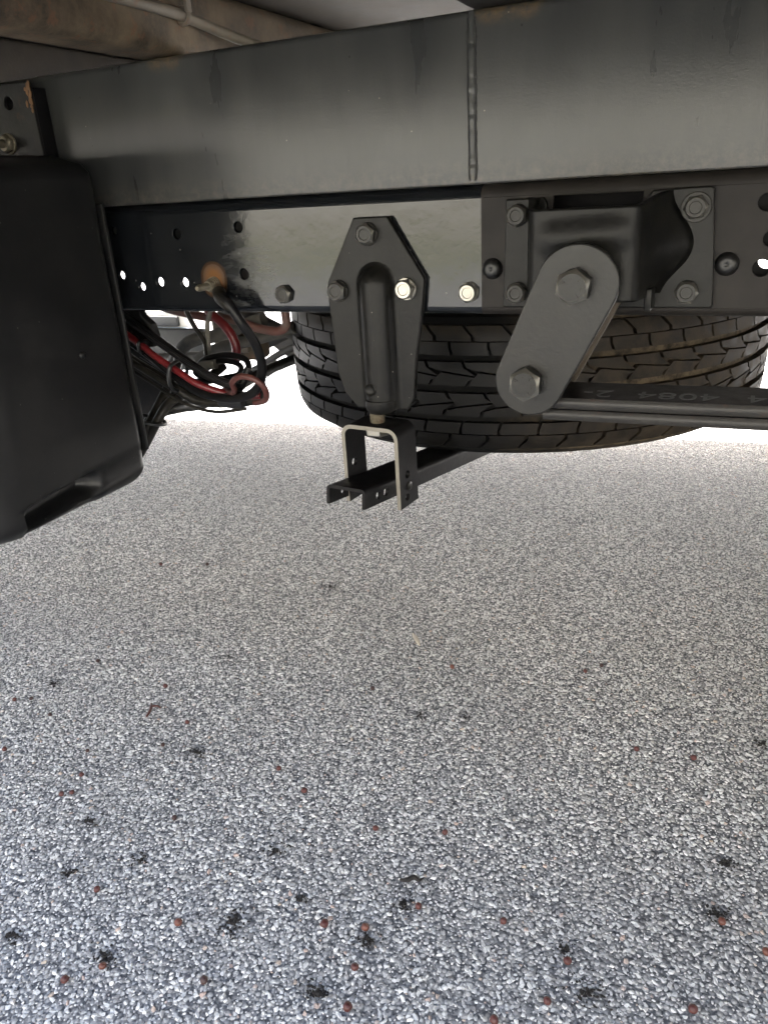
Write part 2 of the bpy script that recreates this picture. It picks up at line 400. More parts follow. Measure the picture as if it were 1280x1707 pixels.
def hexmesh(af, h, wr, key, mat, rot=0., cup=True):
    """hex head standing off the Y=0 plane towards -Y, on a round washer"""
    kk = (af, h, wr, mat, cup)
    if kk in BOLTS: return BOLTS[kk]
    bm = lathe_bm([(0, 0), (wr, 0), (wr, -.0018), (wr-.0006, -.0024), (0, -.0024)], 28, 'Y')
    rc = af/2/math.cos(math.pi/6); lv = [(rc, -.0020), (rc, -h+.0014), (af/2*.86, -h), (af*.30, -h)]
    if cup: lv += [(af*.27, -h+.0007), (0, -h+.0007)]
    else: lv += [(0, -h)]
    rings = []
    for q, (rr, y) in enumerate(lv):
        k = 24
        ring = []
        for j in range(k):
            a = 2*math.pi*j/k
            rh = (af/2)/math.cos(((a+math.pi/6) % (math.pi/3))-math.pi/6)
            rx = rh if q < 2 else rr*.99
            if q == 1: rx = rh
            ring.append(bm.verts.new((rx*math.cos(a), y, rx*math.sin(a))) if rr else None)
        if rr == 0:
            c = bm.verts.new((0, y, 0)); ring = [c]*k
        rings.append(ring)
    # hex corners are chamfered by the circle
    for j, v in enumerate(rings[1]):
        a = 2*math.pi*j/24; rh = (af/2)/math.cos(((a+math.pi/6) % (math.pi/3))-math.pi/6)
        v.co.y = -h+.0019+.8*(rh-af/2)
    for ri_, (A, B) in enumerate(zip(rings, rings[1:])):
        for j in range(24):
            q = [A[j], A[(j+1) % 24], B[(j+1) % 24], B[j]]
            u = []
            for x in q:
                if x not in u: u.append(x)
            if len(u) > 2: bm.faces.new(u).material_index = 1 if ri_ == 1 else 0  # chamfers take bright zinc to bring out a glint on painted heads
    bmesh.ops.recalc_face_normals(bm, faces=bm.faces)
    me = bpy.data.meshes.new('bolt'); bm.to_mesh(me); bm.free(); finish(me, [mat, 'zinc' if mat != 'oldzinc' else mat], 28)
    BOLTS[kk] = me; return me
def bolt(x, y, z, parent, af=.018, h=.009, wr=.0115, mat='bolt', rot=0., name='bolt', cup=True):
    o = put(name, hexmesh(af, h, wr, 0, mat, 0, cup), parent)
    o.location = (x, y, z); o.rotation_euler = (0, rot, 0)
    return o
def extrude_x(name, prof, x0, x1, mat, parent=None, closed=True, nx=1, smooth=35):
    bm = bmesh.new(); rows = []
    for i in range(nx+1):
        x = x0+(x1-x0)*i/nx
        rows.append([bm.verts.new((x, p[0], p[1])) for p in prof])
    k = len(prof)
    for A, B in zip(rows, rows[1:]):
        for j in range(k if closed else k-1): bm.faces.new((A[j], A[(j+1) % k], B[(j+1) % k], B[j]))
    if closed: bm.faces.new(rows[0][::-1]); bm.faces.new(rows[-1])
    return bmobj(name, bm, mat, parent, smooth)
def arc(cx, cz, r, a0, a1, k=8):
    return [(cx+r*math.cos(R(a0+(a1-a0)*i/k)), cz+r*math.sin(R(a0+(a1-a0)*i/k))) for i in range(k+1)]
def text(name, body, size, mtx, mat, parent, depth=.0002, spacing=1.0):
    cu = bpy.data.curves.new('t', 'FONT'); cu.body = body; cu.size = size; cu.extrude = depth
    cu.align_x = 'CENTER'; cu.align_y = 'CENTER'; cu.space_character = spacing; cu.resolution_u = 3
    t = bpy.data.objects.new('t', cu); COL.objects.link(t)
    dg = bpy.context.evaluated_depsgraph_get(); dg.update()
    me = bpy.data.meshes.new_from_object(t.evaluated_get(dg))
    bpy.data.objects.remove(t); bpy.data.curves.remove(cu)
    me.transform(mtx); me.materials.clear(); finish(me, mat, 0); me.name = name
    return put(name, me, parent)

# ------------------------------------------------------------------ ground
S = 60
g = pyobj('asphalt', [(-S, -S, 0), (S, -S, 0), (S, S, 0), (-S, S, 0)], [(0, 1, 2, 3)], 'asphalt', None, 0)
tag(g, kind='structure')
gv = pyobj('grass_verge', [(-20, -7.9, .02), (20, -7.9, .02), (20, -5.2, .02), (-20, -6.4, .02)], [(0, 1, 2, 3)], 'grass', None, 0)
tag(gv, kind='structure')

hs = thing('fill_house', 'added cream building out of view behind the viewer, bouncing warm light', 'fill_house', (0, -8, 0))  # unseen building added to bounce warm light under the vehicle
def hbox(name, x0, x1, y0, y1, z0, z1, mat): return bmobj(name, box_bm(x0, x1, y0, y1, z0, z1), mat, hs)
hbox('wall', -16, 13, -14, -8, 0, 5.6, 'render')
for k in range(7):
    for zz in (.9, 3.4):
        hbox('window', -14+k*3.9, -12.7+k*3.9, -8.004, -7.98, zz, zz+1.35, 'stepdark')
hbox('plinth', -16.05, 13.05, -14.05, -7.94, 0, .45, 'plinth')
pyobj('roof', [(-16.6, -14.6, 5.6), (13.6, -14.6, 5.6), (13.6, -7.4, 5.6), (-16.6, -7.4, 5.6), (-16.6, -11, 8), (13.6, -11, 8)], [(0, 1, 2, 3), (0, 1, 5, 4), (2, 3, 4, 5), (1, 2, 5), (0, 3, 4)], 'under', hs, 0)

# loose and bound stone chippings over the part of the surface near enough to tell them apart
protos = []
for i in range(8):
    bm = bmesh.new()
    for k in range(13):
        d = Vector((rnd.gauss(0, 1), rnd.gauss(0, 1), rnd.gauss(0, 1))).normalized()
        bm.verts.new((d.x*(1+.35*rnd.random()), d.y*(.75+.35*rnd.random()), d.z*.50))
    h = bmesh.ops.convex_hull(bm, input=bm.verts)
    bmesh.ops.delete(bm, geom=[v for v in bm.verts if not v.link_faces], context='VERTS')
    bmesh.ops.recalc_face_normals(bm, faces=bm.faces)
    me = bpy.data.meshes.new('chip'); bm.to_mesh(me); bm.free(); me.materials.append(M['chip'])
    protos.append(bpy.data.objects.new('chip', me))
poly = [(-.80, -.62), (.22, -.62), (.34, 1.55), (-2.25, 1.5), (-2.0, .45)]
ch = pyobj('asphalt_chippings', [(x, y, .0004) for x, y in poly], [(0, 1, 2, 3, 4)], 'chip', None, 0)
tag(ch, 'pale grey stone chippings bedded in the asphalt under the vehicle', 'chippings', kind='stuff')
ng = bpy.data.node_groups.new('chippings', 'GeometryNodeTree')
ng.interface.new_socket('Geometry', in_out='INPUT', socket_type='NodeSocketGeometry')
ng.interface.new_socket('Geometry', in_out='OUTPUT', socket_type='NodeSocketGeometry')
gi = ng.nodes.new('NodeGroupInput'); go = ng.nodes.new('NodeGroupOutput')
dp = ng.nodes.new('GeometryNodeDistributePointsOnFaces'); dp.distribute_method = 'POISSON'
dp.inputs['Distance Min'].default_value = .0031; dp.inputs['Density Max'].default_value = 130000; dp.inputs['Seed'].default_value = 4
ip = ng.nodes.new('GeometryNodeInstanceOnPoints'); ip.inputs['Pick Instance'].default_value = True
jn = ng.nodes.new('GeometryNodeJoinGeometry')
for o in protos:
    oi = ng.nodes.new('GeometryNodeObjectInfo'); oi.inputs['Object'].default_value = o; oi.inputs['As Instance'].default_value = True
    ng.links.new(oi.outputs['Geometry'], jn.inputs[0])
def rv(kind, a, b_, seed):
    x = ng.nodes.new('FunctionNodeRandomValue'); x.data_type = kind; x.inputs['Seed'].default_value = seed
    if kind == 'FLOAT_VECTOR': x.inputs[0].default_value = a; x.inputs[1].default_value = b_; return x.outputs[0]
    if kind == 'INT': x.inputs[4].default_value = a; x.inputs[5].default_value = b_; return x.outputs[2]
    x.inputs[2].default_value = a; x.inputs[3].default_value = b_; return x.outputs[1]
ng.links.new(gi.outputs[0], dp.inputs['Mesh']); ng.links.new(dp.outputs['Points'], ip.inputs['Points'])
ng.links.new(jn.outputs[0], ip.inputs['Instance'])
ng.links.new(rv('INT', 0, 7, 3), ip.inputs['Instance Index'])
ng.links.new(rv('FLOAT_VECTOR', (-.32, -.32, 0), (.32, .32, 6.283), 5), ip.inputs['Rotation'])
mp = ng.nodes.new('ShaderNodeMath'); mp.operation = 'POWER'; mp.inputs[1].default_value = 2.6
ng.links.new(rv('FLOAT', 0, 1, 8), mp.inputs[0])
mq = ng.nodes.new('ShaderNodeMath'); mq.operation = 'MULTIPLY_ADD'; mq.inputs[1].default_value = .0024; mq.inputs[2].default_value = .00120
ng.links.new(mp.outputs[0], mq.inputs[0]); ng.links.new(mq.outputs[0], ip.inputs['Scale'])
ng.links.new(ip.outputs[0], go.inputs[0])
md = ch.modifiers.new('chippings', 'NODES'); md.node_group = ng

# ------------------------------------------------------------------ vehicle body above: floor and side walls
vb = thing('vehicle_body', 'tan floor underside of the vehicle above the grey beam', 'vehicle body', (0, 0, .9))
def far(x): return 1.765 + .1*(x+.8)
xs = (-2.6, 3.6)
fv = [(xs[0], -.62, .900), (xs[1], -.62, .900), (xs[1], far(xs[1]), .900), (xs[0], far(xs[0]), .900)]
pyobj('floor_panel', fv+[(x, y, .95) for x, y, z in fv], [(0, 1, 2, 3), (4, 5, 6, 7), (0, 1, 5, 4), (1, 2, 6, 5), (2, 3, 7, 6), (3, 0, 4, 7)], 'floor', vb)
def wall(name, a, b_, z0, z1, t=.03):
    d = Vector((b_[0]-a[0], b_[1]-a[1], 0)).normalized(); nn = Vector((-d.y, d.x, 0))*t
    v = [(a[0], a[1], z0), (b_[0], b_[1], z0), (b_[0]+nn.x, b_[1]+nn.y, z0), (a[0]+nn.x, a[1]+nn.y, z0)]
    v += [(x, y, z1) for x, y, z in v]
    pyobj(name, v, [(0, 1, 2, 3), (4, 5, 6, 7), (0, 1, 5, 4), (1, 2, 6, 5), (2, 3, 7, 6), (3, 0, 4, 7)], 'body', vb)
wall('side_wall', (xs[0], -.655), (xs[1], -.655), .775, 3.1)  # near wall reaches low, out of view, to keep sky off the beam
wall('side_wall', (xs[0], far(xs[0])+.004), (xs[1], far(xs[1])+.004), .48, 3.1)
wall('rear_wall', (xs[0]-.004, far(xs[0])), (xs[0]-.004, -.62), .85, 3.1)
wall('front_wall', (xs[1]+.034, -.62), (xs[1]+.034, far(xs[1])), .85, 3.1)
rv_ = [(xs[0], -.66, 3.105), (xs[1], -.66, 3.105), (xs[1], far(xs[1])+.04, 3.105), (xs[0], far(xs[0])+.04, 3.105)]
pyobj('roof', rv_+[(x, y, 3.14) for x, y, z in rv_], [(0, 1, 2, 3), (4, 5, 6, 7), (0, 1, 5, 4), (1, 2, 6, 5), (2, 3, 7, 6), (3, 0, 4, 7)], 'body', vb)

# cross members that rest on the beam
cm = bmobj('cross_member', box_bm(-.592, -.533, -.60, 1.5, .8315, .897, .014, 4), 'under')
tag(cm, 'rusty dust-caked cross member with the thin pipe along its side', 'cross member', 'cross members under the floor')
cm2 = bmobj('cross_member', box_bm(-.235, -.172, -.60, 1.5, .8315, .897, .006, 3), 'underdark')
tag(cm2, 'cross member resting on the beam above the vertical weld', 'cross member', 'cross members under the floor')
cm3 = bmobj('cross_member', box_bm(-.93, -.87, -.60, 1.5, .838, .897, .006, 3), 'underdark')
tag(cm3, 'dark cross member at the upper left, behind the dusty one', 'cross member', 'cross members under the floor')
pb = thing('brake_pipe', 'thin dusty pipe bending away from the rusty cross member', 'pipe', (-.52, 0, .86))
tube('pipe', [(-.527, -.30, .866), (-.527, -.1, .866), (-.527, .0, .865), (-.525, .04, .862), (-.517, .075, .855), (-.505, .105, .848), (-.488, .14, .840), (-.46, .19, .828)], .0052, 'pipe', pb)
tube('clip', [(-.527+.0066*math.cos(R(a)), .028, .864+.0066*math.sin(R(a))) for a in range(0, 360, 45)], .0026, 'pipe', pb, 8, 4, True)
box('clip_strap', -.5225, -.5185, .024, .032, .866, .8995, 'pipe', pb, .001)

# ------------------------------------------------------------------ beam
bmn = thing('subframe_beam', 'long grey painted steel beam with a vertical weld seam', 'beam', (0, 0, .697))
prof = arc(.0018, .6988, .0018, 180, 270, 4)+arc(.054, .703, .006, 270, 360, 5)+arc(.054, .822, .006, 0, 90, 5)+arc(.006, .822, .006, 90, 180, 5)
extrude_x('box_section', prof, -2.5, 3.4, 'beam', bmn)
bm = bmesh.new()
pr_ = []
K = 70
for i in range(K+1):
    z = .700+(.826-.700)*i/K
    wv = .0034+.0008*noise.noise((z*90, 1.2, 0)); cx = -.2257+.0007*noise.noise((z*40, 5, 0))
    hh = .0034+.0010*noise.noise((z*260, 9, 0))
    if i > K-14: hh *= .5; wv *= .7
    pr_.append([bm.verts.new((cx+wv*math.cos(a), .0006-hh*math.sin(a), z)) for a in [math.pi*j/6 for j in range(7)]])
for A, B in zip(pr_, pr_[1:]):
    for j in range(6): bm.faces.new((A[j], A[j+1], B[j+1], B[j]))
bmobj('weld_bead', bm, 'beam', bmn, 60)
for sg, rr_ in ((1, .0011), (-1, .0006)):
    pts_ = [(-.2257+.0007*noise.noise((z*40, 5, 0))+sg*(.0036+.0008*noise.noise((z*90, 1.2, 0)))+.0004*noise.noise((z*300, 7, sg)), -.0001, z) for z in [.701+.121*i/60 for i in range(61)]]
    tube('seam_line', pts_, [rr_*(.55+.9*abs(noise.noise((i*.37, 3, sg)))) for i in range(61)], 'plug', bmn, 6, 2)  # thin dark line down each side of the bead, right one thicker

# ------------------------------------------------------------------ chassis rail
rail = thing('chassis_rail', 'black chassis rail with round holes, glossy left and dull right', 'chassis rail', (0, 0, .585))
holes = [(-.6374, .6719, .0045), (-.6379, .6250, .0047), (-.6117, .6125, .0047), (-.5855, .6174, .0052), (-.5523, .6166, .0052),
         (-.5528, .6662, .0055), (-.4749, .6702, .0055), (-.4746, .6244, .0058),
         (.0095, .6722, .0066), (.0155, .6454, .006), (.0111, .6235, .0066), (.06, .66, .0066), (.10, .62, .0066), (-.8, .62, .005), (-.9, .66, .005), [(-.155, .618), (-.082, .618), (-.082, .6845), (-.155, .6845)]]  # rectangular opening added behind the hanger box to look dark
ZB, ZT = .592, .686
plate('web', [(-2.5, ZB), (1.9, ZB), (1.9, ZT), (-2.5, ZT)], holes, 0, .005, 'rail', rail, .0004)
plate('hole_backing', [(-.72, .642), (-.44, .642), (-.44, .690), (-.72, .690)], [], .022, .026, 'greysteel', rail, .0004)
plate('hole_backing', [(-.500, .596), (-.452, .596), (-.452, .638), (-.500, .638)], [], .020, .024, 'greysteel', rail, .0004)
plate('hole_backing', [(-.03, .594), (.5, .594), (.5, .690), (-.03, .690)], [(.0165, .6790, .0066), (.0240, .648, .006), (.0150, .6275, .0066)], .016, .021, 'blackbar', rail, .0004)
plate('hole_backing', [(-.20, .594), (-.04, .594), (-.04, .690), (-.20, .690)], [], .045, .049, 'blackbar', rail, .0004)  # black sheet added so the hanger opening reads as shaded inside
rb = .007; rtp = .0108
lo = [(rb-(rb)*math.cos(R(a)), ZB-rb*math.sin(R(a))) for a in range(0, 91, 10)]+[(.06, ZB-rb)]
lo2 = [(y, z+.005) for y, z in lo[::-1][:1]]+[(.005+(rb-.005)-(rb-.005)*math.cos(R(a)), ZB-(rb-.005)*math.sin(R(a))) for a in range(90, -1, -15)]
extrude_x('lower_flange', lo+lo2, -2.5, 1.9, 'rail', rail)
hi = [(rtp-rtp*math.cos(R(a)), ZT+rtp*math.sin(R(a))) for a in range(0, 91, 10)]+[(.06, ZT+rtp)]
hi2 = [(.06, ZT+rtp-.005)]+[(rtp-(rtp-.005)*math.cos(R(a)), ZT+(rtp-.005)*math.sin(R(a))) for a in range(90, -1, -15)]
extrude_x('upper_flange', hi+hi2, -2.5, 1.9, 'rail', rail)
b1 = bolt(-.4279, 0, .6044, rail, .0165, .0075, .0092, rot=.3)
b1['label'] = 'dull bolt with chipped paint left of the carrier bracket'
b2 = bolt(-.2304, 0, .6057, rail, .0165, .0075, .0092, 'zinc', rot=.15)
b2['label'] = 'bright zinc bolt beside the masking line'
dome = [(.0092, 0), (.0092, -.0015), (.0080, -.0042), (.0054, -.0062), (.0022, -.0068), (.0012, -.0062), (0, -.0058)]
for x, z in ((-.2080, .6261), (-.0142, .6271)):
    bmobj('rubber_plug', lathe_bm(dome, 28, 'Y', (x, 0, z)), 'plug', rail, 60)

# ------------------------------------------------------------------ mounting bracket on the left
mb = thing('mounting_bracket', 'black bracket with rusty corner bolted at the left end of the beam', 'bracket', (-.70, -.02, .74))
plate('face_plate', [(-.80, .70), (-.694, .70), (-.694, .816), (-.6965, .820), (-.80, .824)], [(-.7282, .8034, .0062), (-.7395, .7653, .004)], -.022, -.018, 'mbr', mb, .0008)
plate('side_flange', [(-.6985, .70), (-.6945, .70), (-.6945, .815), (-.6985, .815)], [], -.018, -.0005, 'blackbar', mb, .0004)
bm = bmesh.new()
for k in range(26):
    z = .790+.029*rnd.random()**.7; q = rnd.uniform(.0006, .0022)
    mt = Matrix.Translation((-.6945-abs(rnd.gauss(0, .0035)), -.0221, z)) @ Matrix.Diagonal((q, .0004, q*rnd.uniform(1, 2), 1))
    bmesh.ops.create_icosphere(bm, subdivisions=1, radius=1, matrix=mt)
o = bmobj('rust_scale', bm, 'rearrust', mb, 0); o['label'] = 'orange rust scale on the corner of the bracket'
o = bolt(-.7395, -.022, .7653, mb, .0165, .0085, .0105, 'oldzinc', rot=.2, name='nut', cup=False); o['label'] = 'dirty pale nut'
bmobj('bolt_end', lathe_bm([(.0045, 0), (.0045, -.018), (.0038, -.0192), (0, -.0192)], 20, 'Y', (-.7395, -.024, .7653)), 'oldzinc', mb)

# ------------------------------------------------------------------ black plastic tank on the left
def tank():
    lv = []
    NZ = 64; zb, zt = .393, .747
    X0, X1, Y0, Y1 = -1.35, -.620, -.272, -.030
    def loop(z):
        # rounded rectangle in plan, walked round with dense steps
        e = 0.
        if z < zb+.022: e = .022-math.sqrt(max(0, .022**2-(zb+.022-z)**2))
        if z > zt-.022: e = .022-math.sqrt(max(0, .022**2-(z-zt+.022)**2))
        pts = []
        rr = [.066, .014, .03, .03]     # front-right, rear-right, rear-left, front-left
        x0, x1, y0, y1 = X0+e, X1-e, Y0+e, Y1-e
        cs = [(x1-rr[0], y0+rr[0], rr[0], -90, 0), (x1-rr[1], y1-rr[1], rr[1], 0, 90), (x0+rr[2], y1-rr[2], rr[2], 90, 180), (x0+rr[3], y0+rr[3], rr[3], 180, 270)]
        for q, (cx, cy, r_, a0, a1) in enumerate(cs):
            for i in range(13):
                a = R(a0+(a1-a0)*i/12); pts.append((cx+r_*math.cos(a), cy+r_*math.sin(a)))
            nx = cs[(q+1) % 4]; a = R(a1); p = (cx+r_*math.cos(a), cy+r_*math.sin(a)); p2 = (nx[0]+nx[2]*math.cos(R(nx[3])), nx[1]+nx[2]*math.sin(R(nx[3])))
            k = 26 if q == 0 else 6
            for i in range(1, k): pts.append((p[0]+(p2[0]-p[0])*i/k, p[1]+(p2[1]-p[1])*i/k))
        out = []
        for x, y in pts:
            t = (y+.21)/.18                     # 0 at the front, 1 at the rear of the side face
            crease = .428+.014*min(1, max(0, t))**.8
            side = max(0, min(1, (x+.70)/.05))
            s = max(0, min(1, (crease-z)/.012)); s = s*s*(3-2*s)
            # scoop: deep towards the front, shallow bulged pad at the rear
            pad = max(0, min(1, (t-.50)/.10)); pad = pad*pad*(3-2*pad)
            dep = .030*(1-pad)+.006*pad*max(0, 1-(t-.5)*1.6)
            fr = max(0, min(1, (t+.02)/.06)); fr = fr*fr*(3-2*fr)
            pk = max(0, min(1, (crease-z-.020)/.014)); pk = pk*pk*(3-2*pk)
            x -= side*s*dep*fr*(1-.8*pk)
            x += side*.0022*noise.noise((y*9, z*9, 3.1))
            out.append((x, y+.002*noise.noise((x*7, z*8, 1)), z))
        return out
    v, f = [], []
    zs = []
    for i in range(NZ+1):
        t = i/NZ; zs.append(zb+(zt-zb)*(t**1.5))
    L = None
    for z in zs:
        p = loop(z); L = len(p); v += p
    for i in range(NZ):
        for j in range(L): f.append((i*L+j, i*L+(j+1) % L, (i+1)*L+(j+1) % L, (i+1)*L+j))
    f.append(tuple(range(L))); f.append(tuple(range(NZ*L, (NZ+1)*L)))
    return v, f
v, f = tank()
tk = thing('plastic_tank', 'large black moulded plastic tank with a scooped lower corner', 'tank', (-.9, -.14, .374))
pyobj('shell', v, f, 'plastic', tk, 50)
bmobj('rib', box_bm(-.655, -.6195, -.0305, -.0265, .43, .70, .0012), 'plastic', tk)
bmobj('moulding_pip', lathe_bm([(.0042, 0), (.0036, .0018), (0, .0026)], 16, 'X', (-.6205, -.098, .556)), 'plastic', tk, 60)

# ------------------------------------------------------------------ earth stud and its cable
es = thing('earth_stud', 'zinc earth stud with nut on a rusty spot of the rail', 'stud', (-.5134, 0, .614))
bmobj('washer', lathe_bm([(.0085, -.0003), (.0085, -.002), (0, -.002)], 24, 'Y', (-.5134, 0, .614)), 'oldzinc', es)
o = bolt(-.5134, -.0048, .614, es, .0115, .0075, .0072, 'oldzinc', name='nut', cup=False)
prof = [(.0034, 0)]
for i in range(16): prof += [(.0036, -.0015*i-.0005), (.0031, -.0015*i-.0012)]
prof += [(.0030, -.0255), (.0022, -.027), (0, -.027)]
bmobj('threaded_rod', lathe_bm(prof, 18, 'Y', (-.5134, -.004, .614)), 'oldzinc', es)
bc = thing('battery_cable', 'thick black cable looping down from the earth stud', 'cable', (-.47, 0, .55))
tube('sheath', [(-.4940, -.0200, .6050), (-.4820, -.0240, .5990), (-.4719, -.0220, .5803), (-.4655, -.0100, .5565), (-.4663, .0, .5320), (-.4773, .008, .5064), (-.5009, .015, .4898), (-.5358, .02, .4839), (-.5769, .025, .4891), (-.6128, .03, .5060), (-.6438, .03, .5303), (-.6704, .03, .5549), (-.6969, .03, .5796)], .0052, 'cable', bc, 14, 8)
tube('shrink_sleeve', [(-.5015, -.010, .6075), (-.4940, -.0185, .6035), (-.4845, -.0228, .598), (-.4775, -.0232, .5905)], [.0072, .0074, .0068, .0058], 'conduit', bc, 14, 6)
bmobj('cable_lug', lathe_bm([(.0078, -.0021), (.0078, -.0046), (0, -.0046)], 24, 'Y', (-.5134, 0, .614)), 'oldzinc', bc)
bmobj('lug_barrel', sweep_bm([(-.509, -.004, .6115), (-.5035, -.008, .6082), (-.498, -.0135, .6055)], [.0058, .0062, .0055], 12, 4), 'oldzinc', bc)

def one_tube(name, label, cat, pts, r, mat, group=None, closed=False, k=12):
    o = tube(name, pts, r, mat, None, k, 7, closed); return tag(o, label, cat, group)
one_tube('power_cable', 'bright red cable in the bundle beside the tank', 'cable', [(-.500, .040, .484), (-.5300, .030, .4850), (-.5690, .02, .4985), (-.5950, .02, .5119), (-.6251, .02, .5287), (-.6485, .02, .5451), (-.6700, .02, .5582), (-.6939, .02, .5741)], .0042, 'redcable')
one_tube('corrugated_conduit', 'lowest thick black conduit hanging in the cable bundle', 'conduit', [(-.5054, .05, .5021), (-.5071, .055, .4828), (-.5195, .05, .4740), (-.5473, .04, .4722), (-.5871, .035, .4743), (-.6117, .03, .4891), (-.6384, .03, .5049), (-.6668, .03, .5187), (-.6936, .03, .5363)], .0058, 'conduit')
one_tube('cable_sheath', 'black cable behind the red cable in the bundle', 'cable', [(-.5250, .06, .5098), (-.5389, .05, .4862), (-.5753, .045, .4820), (-.6045, .04, .4966), (-.6330, .04, .5125), (-.6612, .04, .5314), (-.6899, .04, .5491)], .0054, 'cable')
one_tube('upper_conduit', 'black conduit running along the top of the red cable', 'conduit', [(-.53, .03, .4965), (-.56, .03, .506), (-.59, .03, .523), (-.62, .03, .542), (-.645, .03, .558), (-.68, .03, .580)], .0056, 'cable')
one_tube('lower_wire', 'grey-black wire along the underside of the red cable', 'wire', [(-.61, .018, .4945), (-.632, .018, .5065), (-.655, .018, .5185), (-.685, .02, .534)], .0040, 'conduit')
one_tube('cable_loop', 'faded red cable loop at the turn of the bundle', 'cable', [(-.545, .035, .489), (-.525, .020, .491), (-.5108, .006, .4985), (-.5060, -.002, .5095), (-.4905, -.006, .5176), (-.4735, -.006, .5150), (-.4655, .0, .5028), (-.4735, .010, .4880), (-.4950, .02, .4805)], .0034, 'orange')
one_tube('wire_coil', 'thin black wire coiled above the red cable', 'wire', [(-.6311, .10, .4968), (-.6145, .10, .5106), (-.5814, .10, .5162), (-.5553, .10, .5110), (-.5489, .09, .4984), (-.5709, .085, .4896), (-.6113, .09, .4883)], .0040, 'cable', closed=True)
one_tube('wire_coil', 'second black wire loop lying inside the coil', 'wire', [(-.6146, .094, .5050), (-.5800, .094, .5100), (-.5600, .094, .5040), (-.5650, .086, .4930), (-.6000, .08, .4900), (-.625, .086, .4960)], .0036, 'cable', closed=True)
one_tube('coil_tail', 'black wire trailing from the coil towards the tank', 'wire', [(-.560, .088, .494), (-.60, .08, .4875), (-.6446, .085, .4850), (-.6807, .09, .4996), (-.71, .09, .515)], .0044, 'cable')
one_tube('grey_sleeve', 'short dusty grey sleeve clamped in the wire coil', 'sleeve', [(-.630, .094, .4985), (-.612, .09, .5045), (-.594, .09, .5065)], .0060, 'greyhose')
one_tube('hanging_wire', 'left thin wire dropping behind the rail to the coil', 'wire', [(-.6514, .12, .59), (-.6514, .12, .5695), (-.6415, .12, .5468), (-.6291, .12, .5262), (-.6232, .11, .5027)], .0032, 'conduit')
one_tube('hanging_wire', 'right thin dusty wire dropping behind the rail to the coil', 'wire', [(-.6090, .12, .59), (-.6120, .12, .5697), (-.6209, .12, .5509), (-.6238, .12, .5240), (-.6201, .11, .4989)], .0030, 'greyhose')
one_tube('dusty_hose', 'dusty pink hose curling up behind the rail', 'hose', [(-.76, .2, .560), (-.7263, .2, .5525), (-.6862, .2, .5465), (-.6365, .2, .5422), (-.5986, .2, .5318), (-.5685, .2, .5282), (-.5546, .2, .5340), (-.5522, .2, .5459), (-.5549, .2, .575)], .0060, 'pinkhose')
one_tube('red_hose', 'short red hose bending down behind the loop', 'hose', [(-.6620, .17, .575), (-.6520, .17, .5578), (-.6349, .17, .5437), (-.6219, .17, .5279), (-.6170, .17, .5103), (-.6205, .17, .4939)], .0062, 'redcable')
one_tube('grey_hose', 'grey hose arching over behind the coil', 'hose', [(-.7838, .22, .4550), (-.7654, .22, .4785), (-.7433, .22, .5006), (-.7176, .22, .5108), (-.6849, .22, .5158), (-.6417, .22, .5292), (-.6003, .22, .5405)], .0095, 'greyhose')
one_tube('grey_hose', 'pale hose running from the coil towards the tyre', 'hose', [(-.7469, .25, .4727), (-.7107, .25, .4901), (-.6662, .25, .5001), (-.6234, .25, .5097), (-.5716, .25, .5250)], .0085, 'greyhose')
one_tube('grey_hose', 'grey hose dipping behind the top of the tyre', 'hose', [(-.73, .30, .545), (-.6947, .30, .5325), (-.6629, .30, .5283), (-.6378, .30, .5180), (-.6033, .30, .5026), (-.58, .30, .49)], .0075, 'greyhose')
one_tube('cable_loom', 'left conduit rising from the tank edge through the tie', 'conduit', [(-.690, .02, .400), (-.6828, .02, .4127), (-.6607, .02, .4381), (-.6566, .04, .4583), (-.6534, .06, .4781), (-.6688, .10, .4915), (-.6972, .15, .5040)], .0062, 'conduit')
one_tube('cable_loom', 'right conduit rising from the tank edge through the tie', 'conduit', [(-.690, .024, .395), (-.6700, .024, .4175), (-.6464, .024, .4467), (-.6359, .04, .4671), (-.6300, .07, .4738), (-.6259, .10, .4800), (-.62, .14, .492)], .0060, 'conduit')
one_tube('drain_pipe', 'long dark pipe running from the loom back past the tyre', 'pipe', [(-.6864, .03, .4172), (-.6669, .05, .4486), (-.6703, .10, .4444), (-.6971, .20, .4248), (-.6969, .35, .4333), (-.6861, .45, .4371), (-.6668, .55, .4441)], .0085, 'conduit')
one_tube('cable_tie', 'black tie round the rising conduits below the bundle', 'cable tie', [(-.667, .012, .4560), (-.650, .006, .4515), (-.6395, .018, .4455), (-.646, .040, .4405), (-.662, .044, .4450), (-.672, .028, .4530)], .0022, 'tie', closed=True, k=8)
one_tube('cable_tie', 'black tie clinching the middle of the red cable bundle', 'cable tie', [(-.599, .012, .5225), (-.6010, .008, .512), (-.6035, .010, .499), (-.607, .024, .4885), (-.609, .040, .492), (-.603, .044, .510), (-.599, .034, .524)], .0024, 'tie', closed=True, k=8)
one_tube('cable_tie', 'black tie on the red cable close to the tank', 'cable tie', [(-.6415, .013, .5475), (-.6430, .0125, .541), (-.6455, .016, .5355), (-.646, .026, .537), (-.643, .028, .546)], .0020, 'tie', closed=True, k=8)
one_tube('signal_wire', 'thin black wire hugging the top of the bundle', 'wire', [(-.505, .012, .502), (-.53, .016, .506), (-.575, .018, .523), (-.62, .018, .5475), (-.66, .02, .572), (-.69, .02, .592)], .0022, 'cable')
one_tube('signal_wire', 'thin wire sagging lowest under the bundle', 'wire', [(-.515, .03, .470), (-.555, .024, .4655), (-.595, .02, .4745), (-.64, .02, .4975), (-.69, .02, .525)], .0020, 'conduit')
